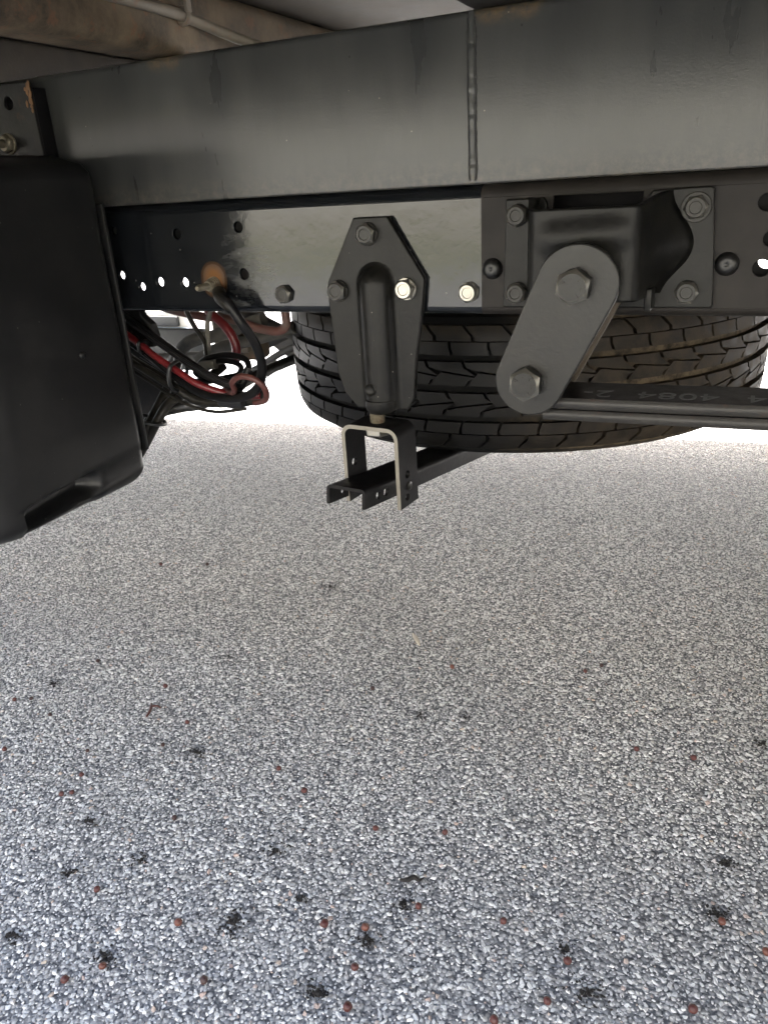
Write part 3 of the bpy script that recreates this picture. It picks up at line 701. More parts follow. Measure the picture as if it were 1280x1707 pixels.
one_tube('bundle_tape', 'black tape wrap where the bundle turns back', 'tape', [(-.520, .034, .4785), (-.533, .031, .4800), (-.548, .029, .4815)], [.0105, .0112, .0102], 'tie')
# ragged black flap behind the tank edge
bm = bmesh.new()
pts = [(-.72, .59), (-.655, .59), (-.650, .575), (-.638, .565), (-.6345, .550), (-.640, .538), (-.66, .535), (-.72, .545)]
fl = plate('rubber_flap', pts, [], .034, .046, 'plug', None, .003)
tag(fl, 'black rubber flap behind the upper edge of the tank', 'flap')

mf = plate('dark_panel', [(-.80, .53), (-.70, .49), (-.685, .466), (-.709, .4426), (-.75, .405), (-.80, .405)], [], .128, .134, 'conduit', None, .001)  # dark sheet filling the gap behind the conduits
tag(mf, 'dark panel behind the conduits next to the tank edge', 'flap')
# distant parts seen through the gap
pcm = thing('perforated_member', 'grey steel member with two round holes left of the tyre', 'cross member', (-.75, .45, .42))
plate('web', [(-1.0, .335), (-.86, .355), (-.78, .385), (-.70, .432), (-.56, .47), (-.56, .52), (-.70, .475), (-.812, .430), (-.90, .425), (-1.0, .42)], [(-.7443, .4593, .0065), (-.7438, .4256, .0065)], .445, .455, 'greysteel', pcm, .001)
tube('rolled_edge', [(-1.0, .447, .424), (-.90, .447, .430), (-.812, .447, .436), (-.70, .447, .481), (-.56, .447, .526)], .011, 'greysteel', pcm)
tube('stiffener', [(-1.0, .440, .378), (-.86, .440, .392), (-.78, .440, .412), (-.70, .440, .452), (-.56, .440, .495)], .006, 'greysteel', pcm)
gb = thing('dusty_bracket', 'dusty tan bracket block behind the wire coil', 'bracket', (-.71, .34, .46))
bmobj('block', box_bm(-.775, -.690, .33, .37, .455, .530, .008, 3), 'under', gb)
bmobj('lug', box_bm(-.74, -.70, .318, .335, .47, .495, .004, 2), 'pipe', gb)
tube('bolt_shank', [(-.73, .325, .545), (-.73, .325, .52)], .008, 'greysteel', gb)
dp_ = bmobj('splash_panel', box_bm(-1.26, -1.00, .60, .615, .365, .452, .004), 'stepdark')
tag(dp_, 'dark grey panel in the distance behind the hoses', 'panel')
st = thing('entrance_step', 'white step housing catching sun on the far side', 'step', (-1.93, 1.6, .25))
bmobj('housing', box_bm(-2.18, -1.83, 1.62, 1.85, .235, .322, .012, 3), 'body', st)
bmobj('dark_recess', box_bm(-2.15, -1.88, 1.605, 1.625, .268, .305, .006), 'stepdark', st)
bmobj('tread_edge', box_bm(-2.12, -1.835, 1.585, 1.62, .243, .266, .004), 'stepblue', st)

# ------------------------------------------------------------------ spare tyre, lying flat
TX, TY, TZ, TR = -.305, .468, .482, .345
ty = thing('spare_tyre', 'black spare tyre slung flat behind the rail', 'tyre', (TX, TY, .392))
def crown(z):
    d = abs(z-TZ)/.078
    return TR-.0045*d*d-.010*max(0, d-.72)**2*9
cp = [(.195, .450), (.215, .405), (.250, .391), (.290, .391), (.318, .3965), (.3300, .4045)]
for i in range(13):
    z = .412+(.552-.412)*i/12; cp.append((crown(z)-.0085, z))
cp += [(.3300, .5595), (.318, .5675), (.290, .573), (.250, .573), (.215, .559), (.195, .514)]
carc = bmobj('carcass', lathe_bm(cp, 96, 'Z', (TX, TY, 0)), 'groove', ty, 40)
rimp = [(0, .455), (.10, .455), (.15, .470), (.190, .440), (.205, .425), (.212, .425), (.206, .445), (.196, .455), (.196, .51), (.15, .50), (.10, .48), (0, .48)]
bmobj('rim', lathe_bm(rimp, 64, 'Z', (TX, TY, 0)), 'greysteel', ty, 40)
NB = 48; DA = 2*math.pi/NB
def block_mesh(outline_lo, outline_hi, depth=.0085, curl=None):
    """outline_*: (angle fraction, z) polylines of the two ends walked from low z to high z"""
    bm = bmesh.new(); na = 4; cols = []
    for (a0, z0), (a1, z1) in zip(outline_lo, outline_hi):
        col_ = []
        for i in range(na+1):
            t = i/na; a = (a0+(a1-a0)*t)*DA; z = z0+(z1-z0)*t
            r_ = crown(z)
            top = bm.verts.new((r_*math.sin(a), -r_*math.cos(a), z))
            rl = r_-depth; bot = bm.verts.new((rl*math.sin(a), -rl*math.cos(a), z))
            col_.append((top, bot))
        cols.append(col_)
    n_ = len(cols)
    for i in range(n_-1):
        for j in range(na):
            bm.faces.new((cols[i][j][0], cols[i][j+1][0], cols[i+1][j+1][0], cols[i+1][j][0]))
    for j in range(na):
        for i in (0, n_-1):
            bm.faces.new((cols[i][j][0], cols[i][j+1][0], cols[i][j+1][1], cols[i][j][1]))
    for i in range(n_-1):
        for j in (0, na):
            bm.faces.new((cols[i][j][0], cols[i+1][j][0], cols[i+1][j][1], cols[i][j][1]))
    bmesh.ops.recalc_face_normals(bm, faces=bm.faces)
    me = bpy.data.meshes.new('tread_block'); bm.to_mesh(me); bm.free(); finish(me, 'rubber', 30)
    return me
def split_row(zs, kinks, shift, gap, i, dz, cut_=.0011):
    n_ = len(zs)
    def part(ix, zl, zh):
        lo_ = [(kinks[j]+gap/2, z) for j, z in zip(ix, zl)]; hi_ = [(kinks[j]+1-gap/2, z) for j, z in zip(ix, zh)]
        return block_mesh(lo_, hi_)
    A_ = part(range(0, i+1), list(zs[:i])+[zs[i]-dz-cut_], list(zs[:i])+[zs[i]+dz-cut_])
    B_ = part(range(i, n_), [zs[i]-dz+cut_]+list(zs[i+1:]), [zs[i]+dz+cut_]+list(zs[i+1:]))
    bm = bmesh.new(); bm.from_mesh(A_); bm.from_mesh(B_)
    me = bpy.data.meshes.new('tread_block'); bm.to_mesh(me); bm.free(); finish(me, 'rubber', 30)
    return me, shift
G_ = .10
def row(zs, kinks, shift, gap=G_):
    lo_ = [(k+gap/2, z) for z, k in zip(zs, kinks)]; hi_ = [(k+1-gap/2, z) for z, k in zip(zs, kinks)]
    return block_mesh(lo_, hi_), shift
rows_ = [row((.4085, .414, .420, .4255), (-.20, -.08, .05, .06), .1), row((.4268, .432, .437, .4405), (0, 0, .04, .06), .45, .075),
         split_row((.4485, .4545, .462, .470, .4755), (.0, .04, .34, .16, .10), .0, .09, 2, .0028), split_row((.4845, .490, .498, .505, .5115), (.10, .16, .36, .06, .0), .55, .09, 2, -.0028),
         row((.5195, .523, .528, .5338), (.06, .04, 0, 0), .2, .075), row((.5350, .540, .546, .5515), (.06, .05, -.08, -.2), .75)]
for me, sh in rows_:
    for k in range(NB):
        o = bpy.data.objects.new('tread_block', me); COL.objects.link(o); o.parent = carc
        o.location = (TX, TY, 0); o.rotation_euler = (0, 0, (k+sh)*DA)

# ------------------------------------------------------------------ spare wheel carrier bracket on the rail
cb = thing('carrier_bracket', 'dark kite-shaped bracket with embossed tube bolted to the rail', 'bracket', (-.323, 0, .49))
ol = [(-.3405, .6745), (-.3055, .6745), (-.2715, .6190), (-.2735, .598), (-.2832, .542), (-.2865, .504), (-.2935, .4925), (-.3495, .4915), (-.3632, .507), (-.3695, .5277), (-.3735, .600), (-.3725, .617)]
plate('plate', ol[::-1], [], -.0085, -.0003, 'bracket', cb, .0012)
bm = bmesh.new(); gx, gz = 30, 48; grid = []
AX = -.3205
for i in range(gz+1):
    z = .4935+(.646-.4935)*i/gz; row_ = []
    for j in range(gx+1):
        x = -.028+.056*j/gx
        rr = .0175
        ztop = .614; dz = max(0, z-ztop)
        d = math.sqrt(x*x+dz*dz*1.1)
        hcy = math.sqrt(max(0, rr*rr-d*d)) if d < rr else -(d-rr)*.9
        k = .006                                  # fillet
        h = .5*(hcy+0+math.sqrt((hcy-0)**2+k*k))-.0010
        h = max(-.0006, h-.0006)
        row_.append(bm.verts.new((AX+x, -.0085-h, z)))
    grid.append(row_)
for A, B in zip(grid, grid[1:]):
    for j in range(gx): bm.faces.new((A[j], A[j+1], B[j+1], B[j]))
bmobj('embossed_tube', bm, 'bracket', cb, 70)
bmobj('tube_end', lathe_bm([(0, .503), (.0165, .503), (.0168, .4965), (.0150, .4920), (.0135, .4900), (0, .4900)], 32, 'Z', (AX, -.0115, 0)), 'bracket', cb, 40)
bmobj('dimple', lathe_bm([(.0060, 0), (.0062, -.0010), (.0052, -.0016), (.0040, -.0004), (0, .0002)], 24, 'Y', (-.3258, -.0245, .5150)), 'bracket', cb, 60)
for x, z, r_, lb in ((-.3262, .6600, .2, None), (-.3612, .6085, .1, None), (-.2895, .6100, .35, 'zinc')):
    o = bolt(x, -.0085, z, cb, .0175, .0092, .0105, lb or 'bolt', rot=r_)
    if lb: o['label'] = 'bright silver bolt on the right of the bracket'

# ------------------------------------------------------------------ clevis and carrier bar
YW = R(7)
ux = Vector((math.cos(YW), -math.sin(YW), 0)); uy = Vector((math.sin(YW), math.cos(YW), 0))
CX = Vector((-.3265, -.0115, 0))
Fm = Matrix(((ux.x, uy.x, 0, CX.x), (ux.y, uy.y, 0, CX.y), (0, 0, 1, 0), (0, 0, 0, 1)))
def cut(o, cutters):
    for c in cutters:
        bmc = bmesh.new()
        (p, d, r_) = c
        bmesh.ops.create_cone(bmc, cap_ends=True, segments=20, radius1=r_, radius2=r_, depth=d)
        mt = Matrix.Rotation(math.pi/2, 4, 'Y')
        bmc.transform(Matrix.Translation(p) @ mt)
        me = bpy.data.meshes.new('c'); bmc.to_mesh(me); bmc.free()
        co = bpy.data.objects.new('c', me); COL.objects.link(co)
        md = o.modifiers.new('b', 'BOOLEAN'); md.object = co; md.operation = 'DIFFERENCE'; md.solver = 'EXACT'
        dg = bpy.context.evaluated_depsgraph_get(); dg.update()
        nm = bpy.data.meshes.new_from_object(o.evaluated_get(dg))
        o.modifiers.clear(); o.data = nm
        bpy.data.objects.remove(co)
    finish(o.data, None, 30)
def local_obj(name, bm, mats, parent, cutters=(), mtx=Fm):
    o = bmobj(name, bm, mats, None, 0)
    if cutters: cut(o, cutters)
    else: finish(o.data, None, 30)
    o.data.transform(mtx)
    if parent is not None:
        o.parent = parent; o.matrix_parent_inverse = Matrix.Translation(-parent.location)
    return o
cv = thing('clevis', 'black inverted U-shaped clevis with bright cut edge under the bracket', 'clevis', (CX.x, CX.y, .393))
hw, th, zt, zb = .0335, .0042, .4785, .3925; r_ = .012
out = [(-hw, zb)]+[(-hw+r_-r_*math.cos(R(a)), zt-r_+r_*math.sin(R(a))) for a in range(0, 91, 15)]+[(hw-r_+r_*math.sin(R(a)), zt-r_+r_*math.cos(R(a))) for a in range(0, 91, 15)]+[(hw, zb)]
ri = r_-th; wi = hw-th; zi = zt-th
inn = [(-wi, zb)]+[(-wi+ri-ri*math.cos(R(a)), zi-ri+ri*math.sin(R(a))) for a in range(0, 91, 15)]+[(wi-ri+ri*math.sin(R(a)), zi-ri+ri*math.cos(R(a))) for a in range(0, 91, 15)]+[(wi, zb)]
bm = bmesh.new(); y0, y1 = -.0185, .0185
F0 = [(bm.verts.new((a[0], y0, a[1])), bm.verts.new((b_[0], y0, b_[1])), bm.verts.new((a[0], y1, a[1])), bm.verts.new((b_[0], y1, b_[1]))) for a, b_ in zip(out, inn)]
for A, B in zip(F0, F0[1:]):
    q = bm.faces.new((A[0], B[0], B[1], A[1])); q.material_index = 1
    bm.faces.new((A[2], A[3], B[3], B[2])); bm.faces.new((A[0], A[2], B[2], B[0])); bm.faces.new((A[1], B[1], B[3], A[3]))
for A in (F0[0], F0[-1]): bm.faces.new((A[0], A[1], A[3], A[2]))
local_obj('yoke', bm, ['blackbar', 'cutedge'], cv, [(Vector((-hw, -.004, .4330)), .03, .0050), (Vector((hw, -.002, .4265)), .03, .0044), (Vector((hw, -.004, .4020)), .03, .0042)])
o = bmobj('rivet', lathe_bm([(.0048, 0), (.0048, .001), (.003, .0018), (0, .0018)], 20, 'X', (hw, .000, .4135)), 'bracket', None)
o.data.transform(Fm); o.parent = cv; o.matrix_parent_inverse = Matrix.Translation(-cv.location)
prof = [(0, .4680), (.0070, .4680)]
for i in range(16): prof += [(.0078, .4690+i*.0015), (.0070, .46975+i*.0015)]
prof += [(0, .4930)]
tb = thing('carrier_bolt', 'threaded zinc bolt joining the bracket to the clevis', 'bolt', (CX.x, CX.y, .465))
bmobj('thread', lathe_bm(prof, 24, 'Z', (CX.x, CX.y, 0)), 'oldzinc', tb, 0)
bm = lathe_bm([(0, .4655), (.0125, .4655), (.0140, .4672), (.0140, .4738), (0, .4738)], 6, 'Z', (CX.x, CX.y, 0))
bmobj('head', bm, 'zinc', tb, 20)

br = thing('carrier_bar', 'black channel bar with holes passing through the clevis under the tyre', 'bar', (-.345, -.057, .40))
P7 = R(7.0)
bd = Vector((math.sin(YW)*math.cos(P7), math.cos(YW)*math.cos(P7), -math.sin(P7)))
bu = ux.cross(bd).normalized()
Bm = Matrix(((ux.x, bd.x, bu.x, -.3435), (ux.y, bd.y, bu.y, -.0640), (ux.z, bd.z, bu.z, .4035), (0, 0, 0, 1)))
hw, th, H = .0232, .0035, .0205; r_ = .005
out = [(-hw, 0)]+[(-hw+r_-r_*math.cos(R(a)), H-r_+r_*math.sin(R(a))) for a in range(0, 91, 22)]+[(hw-r_+r_*math.sin(R(a)), H-r_+r_*math.cos(R(a))) for a in range(0, 91, 22)]+[(hw, 0)]
ri = r_-th; wi = hw-th; zi = H-th
inn = [(-wi, 0)]+[(-wi+ri-ri*math.cos(R(a)), zi-ri+ri*math.sin(R(a))) for a in range(0, 91, 22)]+[(wi-ri+ri*math.sin(R(a)), zi-ri+ri*math.cos(R(a))) for a in range(0, 91, 22)]+[(wi, 0)]
bm = bmesh.new(); y0, y1 = 0, .95
F0 = [(bm.verts.new((a[0], y0, a[1])), bm.verts.new((b_[0], y0, b_[1])), bm.verts.new((a[0], y1, a[1])), bm.verts.new((b_[0], y1, b_[1]))) for a, b_ in zip(out, inn)]
for A, B in zip(F0, F0[1:]):
    bm.faces.new((A[0], B[0], B[1], A[1])); bm.faces.new((A[2], A[3], B[3], B[2])); bm.faces.new((A[0], A[2], B[2], B[0])); bm.faces.new((A[1], B[1], B[3], A[3]))
for A in (F0[0], F0[-1]): bm.faces.new((A[0], A[1], A[3], A[2]))
local_obj('channel', bm, 'blackbar', br, [(Vector((0, .026, .0088)), .10, .0046), (Vector((hw, .041, .0090)), .02, .0046)], Bm)

# ------------------------------------------------------------------ spring hanger bracket
hg = thing('spring_hanger', 'pressed steel spring hanger with open box bolted to the rail', 'bracket', (-.11, 0, .592))
plate('base_plate', [(-.1968, .5932), (-.0225, .5932), (-.0215, .596), (-.0285, .6845), (-.032, .6860), (-.074, .6850), (-.078, .6800), (-.080, .620), (-.157, .620), (-.159, .6790), (-.162, .6838), (-.1945, .6835)], [], -.0062, -.0003, 'bracket', hg, .0012)
for i, (x, z) in enumerate(((-.1835, .6705), (-.1835, .6062), (-.0408, .6710), (-.0420, .6065))):
    bolt(x, -.0062, z, hg, .0165, .0095, .0092 if i != 2 else .0115, rot=.2*i)
def rbase(z):
    t = [(.598, -.072), (.606, -.070), (.614, -.066), (.622, -.058), (.630, -.050), (.640, -.0465), (.650, -.050), (.660, -.058), (.668, -.064), (.678, -.0665)]
    for (a, xa), (b_, xb) in zip(t, t[1:]):
        if a <= z <= b_:
            s = (z-a)/(b_-a); return xa+(xb-xa)*s
    return t[-1][1] if z > .65 else t[0][1]
bm = bmesh.new(); rows2 = []; NZ = 34
for i in range(NZ+1):
    z = .606+(.6765-.606)*i/NZ
    rbx = .5*(rbase(z)+.5*(rbase(z+.004)+rbase(z-.004)))
    path = [Vector((-.1740, -.0040)), Vector((-.1655, -.012)), Vector((-.1620, -.030)), Vector((-.1605, -.050)), Vector((-.1592, -.0565)), Vector((-.1572, -.0600))]
    path += [Vector((-.1535+(.069)*k/16, -.0615)) for k in range(0, 17)]
    path += [Vector((-.0808, -.0605)), Vector((-.0778, -.0575)), Vector((-.0760, -.0525)), Vector((-.0750, -.044)), Vector((-.0735+(rbx+.0735)*.25, -.030)), Vector((-.072+(rbx+.072)*.65, -.016)), Vector((rbx, -.0085)), Vector((rbx+.006, -.0045))]
    rw = []
    for p in path:
        y = p.y
        if y < -.056:
            # raised pressing across the front
            ax, az, bx, bz = -.140, .6545, -.094, .6570
            t = max(0, min(1, ((p.x-ax)*(bx-ax)+(z-az)*(bz-az))/((bx-ax)**2+(bz-az)**2)))
            d = math.hypot(p.x-ax-(bx-ax)*t, z-az-(bz-az)*t)
            s = max(0, 1-d/.0175); y -= .0030*s*s*(3-2*s)
        zz = .606+(.6765+.0085*(1-min(1, abs(p.y)/.058))-.606)*i/NZ
        rw.append(bm.verts.new((p.x, y, zz)))
    rows2.append(rw)
for A, B in zip(rows2, rows2[1:]):
    for j in range(len(A)-1): bm.faces.new((A[j], A[j+1], B[j+1], B[j]))
o = bmobj('pressed_box', bm, 'bracket', hg, 60)
sm = o.modifiers.new('s', 'SOLIDIFY'); sm.thickness = .0042; sm.offset = 0
box('lower_tab', -.0720, -.0665, -.034, -.0066, .5945, .612, 'bracket', hg, .001)

# ------------------------------------------------------------------ shackle
sh = thing('spring_shackle', 'slanted grey shackle plates with two large bolts', 'shackle', (-.15, -.085, .52))
A = Vector((-.1160, .6223)); B = Vector((-.1514, .5463)); ra, rb_ = .0315, .0285
dv = (A-B); Ld = dv.length; dv.normalize(); pv = Vector((-dv.y, dv.x))
def stad(A, B, ra, rb_):
    a0 = math.degrees(math.atan2(dv.y, dv.x)); pts = []
    for i in range(25):
        a = R(a0-90+180*i/24); pts.append((A.x+ra*math.cos(a), A.y+ra*math.sin(a)*.97))
    for i in range(25):
        a = R(a0+90+180*i/24); pts.append((B.x+rb_*math.cos(a), B.y+rb_*math.sin(a)))
    return pts
so_ = stad(A, B, ra, rb_)
plate('shackle_plate', so_, [], -.0880, -.0800, 'shackle', sh, .0014)
o = plate('shackle_plate', so_, [], -.0150, -.0070, 'rearplate', sh, .0014); o['label'] = 'dusty brown rear shackle plate'
for c, rr in ((A, .15), (B, .05)):
    o = bolt(c.x-.001, -.0880, c.y, sh, .0240, .0140, .0128, 'shackle', rot=rr, cup=False)
    for q, chx in enumerate(('8', '.', '8', 'C', 'T')):
        a = R(150-52*q)
        mt = Matrix.Translation((c.x-.001, -.1021, c.y)) @ Matrix.Rotation(-(a-math.pi/2), 4, 'Y') @ Matrix.Translation((0, 0, .0078)) @ Matrix.Rotation(math.pi/2, 4, 'X')
        tm = text('stamped_mark', chx, .0052, mt, 'bolt', None, .0005)
        tm.parent = o; tm.matrix_parent_inverse = (Matrix.Translation((c.x-.001, -.0880, c.y)) @ Matrix.Rotation(rr, 4, 'Y')).inverted()
bmobj('bush', lathe_bm([(.0125, -.079), (.0125, -.016)], 28, 'Y', (A.x, 0, A.y)), 'plug', sh)

# ------------------------------------------------------------------ leaf spring
ls = thing('leaf_spring', 'two-leaf steel spring running right from the shackle', 'leaf spring', (0, -.05, .515))
def leaf(name, c, t, x0, mat):
    prof = []
    bm = bmesh.new(); rows3 = []; nx = 40
    y0, y1 = -.0785, -.0185
    for i in range(nx+1):
        x = x0+(1.0-x0)*(i/nx)**1.6; zc = c(x)
        s = t/2
        prof = [(y0+.0022, -s), (y0+.0006, -s*.55), (y0, 0), (y0+.0006, s*.55), (y0+.0022, s), (y1-.002, s), (y1, 0), (y1-.002, -s)]
        rows3.append([bm.verts.new((x, y, zc+z)) for y, z in prof])
    for Aa, Bb in zip(rows3, rows3[1:]):
        for j in range(8):
            q = bm.faces.new((Aa[j], Aa[(j+1) % 8], Bb[(j+1) % 8], Bb[j]))
            q.material_index = 1 if j in (0, 1, 2, 3) else 0
    bm.faces.new(rows3[0][::-1]); bm.faces.new(rows3[-1])
    return bmobj(name, bm, ['spring', 'springedge'], ls, 40)
zl = lambda x: .5262+.012*max(0, x+.14)-.022*max(0, x-.05)
leaf('leaf', zl, .0092, -.150, None)
leaf('leaf', lambda x: zl(x)-.0100-.0004*(x+.1), .0088, -.142, None)
# rolled eye round the lower shackle bolt
eo = [(B.x+.0205*math.cos(R(a)), B.y+.0205*math.sin(R(a))-.0002) for a in range(-85, 251, 12)]
ei = [(B.x+.0125*math.cos(R(a)), B.y+.0125*math.sin(R(a))-.0002) for a in range(250, -86, -12)]
bm = bmesh.new(); pts = eo+ei
Aa = [bm.verts.new((x, -.0785, z)) for x, z in pts]; Bb = [bm.verts.new((x, -.0185, z)) for x, z in pts]
for j in range(len(pts)): bm.faces.new((Aa[j], Aa[(j+1) % len(pts)], Bb[(j+1) % len(pts)], Bb[j]))
bm.faces.new(Aa); bm.faces.new(Bb[::-1])
bmobj('spring_eye', bm, 'spring', ls, 40)
bmobj('rubber_bush', lathe_bm([(.0124, -.0792), (.0124, -.0178)], 28, 'Y', (B.x, 0, B.y)), 'plug', ls)
mt = Matrix.Translation((-.004, -.056, .5262+.012*.118+.0046+.0003)) @ Matrix.Rotation(-.012, 4, 'Y') @ Matrix.Rotation(math.pi, 4, 'Z')
text('lettering', '9 D164  4084  2-', .030, mt, 'text', ls, .0001, 1.05)

# unseen rear wheel added at the right to darken the tank and hanger
rw_ = thing('added_wheel', 'unseen rear wheel added right of the leaf spring for its shade', 'wheel', (.78, -.20, 0))
wp = [(.20, -.10), (.26, -.115), (.32, -.108), (.338, -.09), (.345, -.04), (.345, .04), (.338, .09), (.32, .108), (.26, .115), (.20, .10)]
bmobj('tyre', lathe_bm(wp, 64, 'Y', (.78, -.21, .345)), 'rubber', rw_, 40)
bmobj('rim', lathe_bm([(0, -.03), (.12, -.03), (.17, -.06), (.195, -.10), (.203, -.10), (.200, -.02), (.200, .09), (0, .09)], 48, 'Y', (.78, -.21, .345)), 'greysteel', rw_, 40)

# ------------------------------------------------------------------ small things lying on the asphalt
def berry(x, y, k, r_):
    bm = bmesh.new(); bmesh.ops.create_icosphere(bm, subdivisions=2, radius=1)
    ph = rnd.random()*50
    for v in bm.verts:
        c = v.co.copy(); d = 1+.16*noise.noise(c*1.6+Vector((ph, 0, 0)))+.05*noise.noise(c*5+Vector((ph, 0, 0)))
        if c.z > .93: d *= .86
        v.co = Vector((c.x*d, c.y*d*.94, c.z*d*.90))
    me = bpy.data.meshes.new('fallen_berry'); bm.to_mesh(me); bm.free(); finish(me, k, 60)
    o = put('fallen_berry', me); r_ *= .78; o.location = (x, y, .0022+r_*.86); o.scale = (r_, r_, r_)
    o.rotation_euler = (rnd.uniform(-.9, .9), rnd.uniform(-.9, .9), rnd.uniform(0, 6))
    return o
BERRY = [
 (-.751, .056, 'reddish berry directly above the twisted brown stalk, left half of the asphalt', 0, .0052),
 (-.663, -.005, 'dark red berry just below and right of the twisted brown stalk', 0, .0046),
 (-.873, -.143, 'red berry at the left picture edge, level with the middle of the asphalt', 0, .0050),
 (-.728, -.181, 'left berry of the close pair near the left side', 0, .0047),
 (-.717, -.174, 'right berry of the close pair near the left side', 0, .0047),
 (-.730, -.144, 'red berry just above the close pair near the left side', 0, .0046),
 (-.872, -.061, 'small dark berry below the two berries in the upper left', 2, .0040),
 (-.955, -.052, 'left one of two small berries high at the left edge', 0, .0044),
 (-.932, -.041, 'right one of two small berries high at the left edge', 2, .0040),
 (-.758, -.104, 'small berry higher up than the one above the close pair', 2, .0040),
 (-.563, -.162, 'brownish berry left of centre, between the close pair and the middle', 2, .0046),
 (-.487, -.042, 'dark red berry in the left middle, above and left of another', 0, .0048),
 (-.435, -.066, 'round dark red berry just left of centre in mid asphalt', 0, .0052),
 (-.325, -.090, 'lone red berry in the centre, above the dark curled twig', 0, .0048),
 (-.247, -.067, 'lone red berry right of centre, above the dark curled twig', 0, .0048),
 (-.577, -.279, 'red berry in the lower left, well below the close pair', 0, .0050),
 (-.465, -.280, 'plump red berry in the lower left, left of the large dark smear', 1, .0056),
 (-.321, -.226, 'large red berry in the lower centre, left of the orange one', 0, .0062),
 (-.280, -.214, 'orange berry touching a black crumb pile in the lower centre', 1, .0058),
 (-.271, -.257, 'dark red berry below the orange one in the lower centre', 0, .0054),
 (-.260, -.295, 'red berry at the bottom edge near the centre, beside a black smear', 0, .0060),
 (-.505, -.348, 'pinkish berry touching a dark smear in the lower left corner area', 1, .0052),
 (-.530, -.373, 'berry nearest the bottom left corner', 0, .0056),
 (-.401, -.323, 'dark berry on its own at the bottom, left of centre', 2, .0054),
 (-.239, -.171, 'small red berry right beside the scattered black twigs', 0, .0050),
 (-.152, -.156, 'red berry on its own, lower right of centre', 0, .0050),
 (-.083, -.176, 'bright red berry just above the black smear in the lower right', 0, .0054),
 (-.092, -.222, 'dark red berry below left of the black smear in the lower right', 0, .0052),
 (.030, -.182, 'dark red berry nearest the bottom right corner', 0, .0058),
 (.050, -.078, 'pinkish berry sitting in a black smear at the right', 1, .0054),
 (-.132, -.257, 'berry cut by the bottom picture edge, right of centre', 0, .0056),
 (-.061, .153, 'red berry in the right middle, the left of two level ones', 0, .0052),
 (.008, .161, 'red berry in the right middle, the right of two level ones', 0, .0054),
 (-.135, .329, 'right berry of the small far pair on the right', 2, .0046),
 (-.155, .306, 'left berry of the small far pair on the right', 0, .0046),
 (-.349, .250, 'orange-brown berry far off, right of the pale sliver', 1, .0052),
 (-.443, .158, 'dark berry far off, left below the pale sliver', 2, .0050),
 (-.665, -.057, 'dark berry below the twisted brown stalk, beside it to the right', 2, .0042),
 (-.906, .075, 'small dark berry far off in the upper left', 2, .0046),
 (-1.039, .401, 'reddish berry farthest away, just below the tank', 0, .0050),
 (-.944, .431, 'dark far berry right of the one just below the tank', 2, .0050),
 (.090, -.098, 'orange berry cut by the right picture edge', 1, .0056)]
for x, y, lb, k, r_ in BERRY:
    tag(berry(x, y, ('berry', 'berry2', 'berry3')[k], r_), lb+'' , 'berry', 'berries scattered on the asphalt')
def crumbs(x, y, rad, n_):
    bm = bmesh.new(); n_ = int(n_*2.2); el = (rnd.uniform(.7, 1.4), rnd.uniform(.6, 1.1))
    for i in range(n_):
        a = rnd.random()*6.283; d = abs(rnd.gauss(0, .75))*rad
        c = Vector((x+math.cos(a)*d*el[0], y+math.sin(a)*d*el[1], .0012+.0022*rnd.random()))
        s = rnd.uniform(.0004, .0017)*(1.25-min(1, d/rad)*.6)
        mt = Matrix.Translation(c) @ Matrix.Rotation(rnd.random()*6.28, 4, 'Z') @ Matrix.Rotation(rnd.uniform(-.5, .5), 4, 'X') @ Matrix.Diagonal((s*rnd.uniform(1, 2.2), s, s*.55, 1))
        q = bmesh.ops.create_icosphere(bm, subdivisions=1, radius=1, matrix=mt)
        for v in q['verts']: v.co += Vector((rnd.uniform(-1, 1), rnd.uniform(-1, 1), rnd.uniform(-1, 1)))*s*.22
    return bmobj('fruit_smear', bm, 'crumb', None, 0)
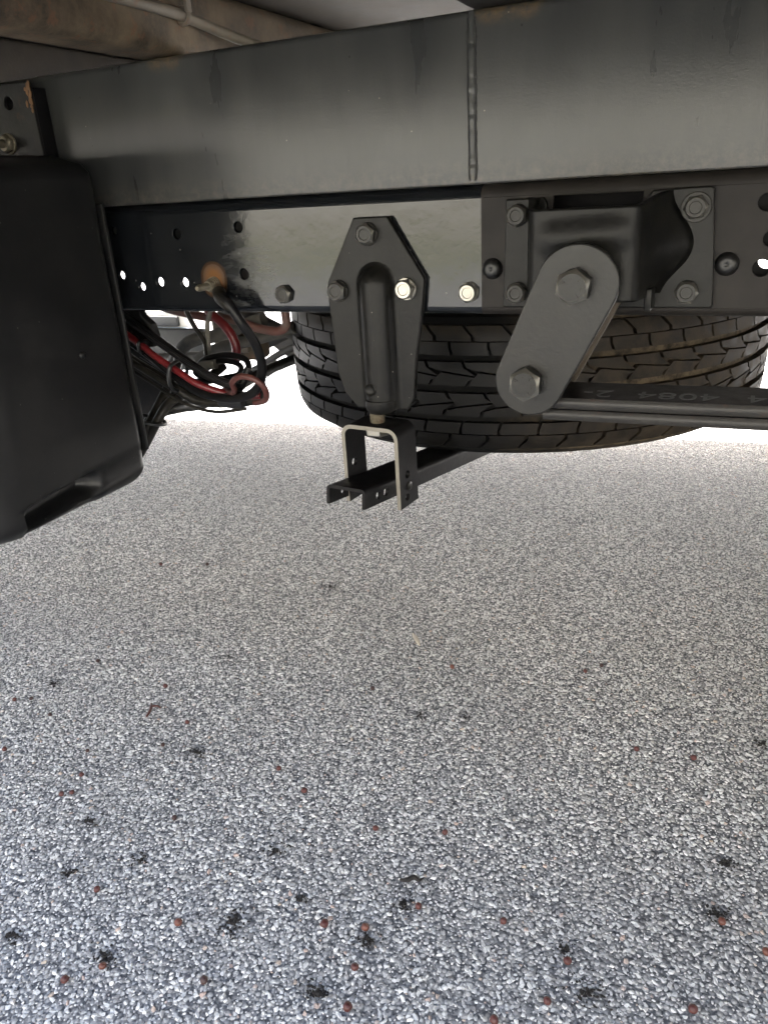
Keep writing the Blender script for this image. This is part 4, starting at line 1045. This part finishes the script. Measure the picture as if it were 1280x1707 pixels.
SMEAR = [
 (-.513, -.338, .016, 34, 'black smear with a pinkish berry at its lower edge, lower left'),
 (-.416, -.256, .026, 40, 'wide loose black smear in the lower left centre'),
 (-.420, -.160, .024, 26, 'faint dark smear left of centre, above the wide one'),
 (-.294, -.292, .015, 40, 'solid black smear at the bottom, left of the bottom berry'),
 (-.256, -.172, .018, 30, 'scattered black twigs and crumbs next to a small red berry'),
 (-.275, -.224, .012, 30, 'black crumb pile right under the orange berry'),
 (-.613, -.051, .020, 36, 'dark smear below the twisted stalk on the left'),
 (-.625, -.270, .012, 22, 'small dark smear left of the lower left berry'),
 (-.355, .128, .018, 18, 'faint far smear under the pale sliver, the left one'),
 (-.292, .142, .018, 16, 'faint far smear under the pale sliver, the right one'),
 (.050, .001, .012, 36, 'compact black smear at the right side'),
 (.045, -.068, .016, 34, 'black smear around the pinkish berry at the right'),
 (-.060, -.199, .024, 40, 'spread-out black smear in the lower right'),
 (-.658, .429, .018, 22, 'dark smear farthest away, in the middle below the clevis'),
 (-.931, .004, .018, 28, 'dark blotch high on the left side'),
 (-.560, -.227, .014, 16, 'thin dark smear between two berries, lower left'),
 (-.361, -.207, .008, 18, 'tiny black smear above the large red berry'),
 (.088, .223, .016, 22, 'dark smear cut by the right picture edge'),
 (-.708, .163, .014, 14, 'faint dark spot far off, left of centre'),
 (-.661, -.202, .014, 22, 'dark smear below the close pair of berries'),
 (-.623, -.355, .016, 18, 'grey smear at the left edge near the bottom'),
 (-.089, -.164, .010, 16, 'brown crumbs just above the bright red berry')]
for x, y, rad, n_, lb in SMEAR:
    tag(crumbs(x, y, rad, n_), lb, 'smear', 'dark fruit smears on the asphalt')
tw = one_tube('curled_twig', 'short dark curled twig in the lower centre of the asphalt', 'twig', [(-.270, -.148, .006), (-.262, -.147, .0075), (-.256, -.141, .008), (-.250, -.142, .007), (-.246, -.136, .0065)], [.0008, .0026, .0028, .0018, .0004], 'crumb', k=8)
stl = thing('twisted_stalk', 'brown twisted stalk with a berry bit on the left of the asphalt', 'stalk', (-.731, 0, .004))
tube('stem', [(-.742, .012, .006), (-.735, .004, .008), (-.730, -.006, .007), (-.728, -.016, .006)], [.0012, .002, .0022, .0016], 'berry', stl, 8)
tube('branch', [(-.735, .004, .008), (-.727, .008, .008), (-.720, .007, .006)], [.0018, .0016, .001], 'berry', stl, 8)
fe = bmesh.new(); rows4 = []
for i in range(13):
    t = i/12; wd = .0042*math.sin(math.pi*min(1, t*.96+.03))**.7
    c = Vector((-.443+.026*t, .319-.033*t, .0065+.002*math.sin(t*3)))
    sd_ = Vector((.78, .62, 0))*wd
    rows4.append([fe.verts.new(c-sd_), fe.verts.new(c+Vector((0, 0, .0016))), fe.verts.new(c+sd_), fe.verts.new(c-Vector((0, 0, .0006)))])
for A_, B_ in zip(rows4, rows4[1:]):
    for j in range(4): fe.faces.new((A_[j], A_[(j+1) % 4], B_[(j+1) % 4], B_[j]))
tag(bmobj('dry_sliver', fe, 'feather', None, 50), 'pale dry sliver lying alone in the middle of the asphalt', 'leaf')
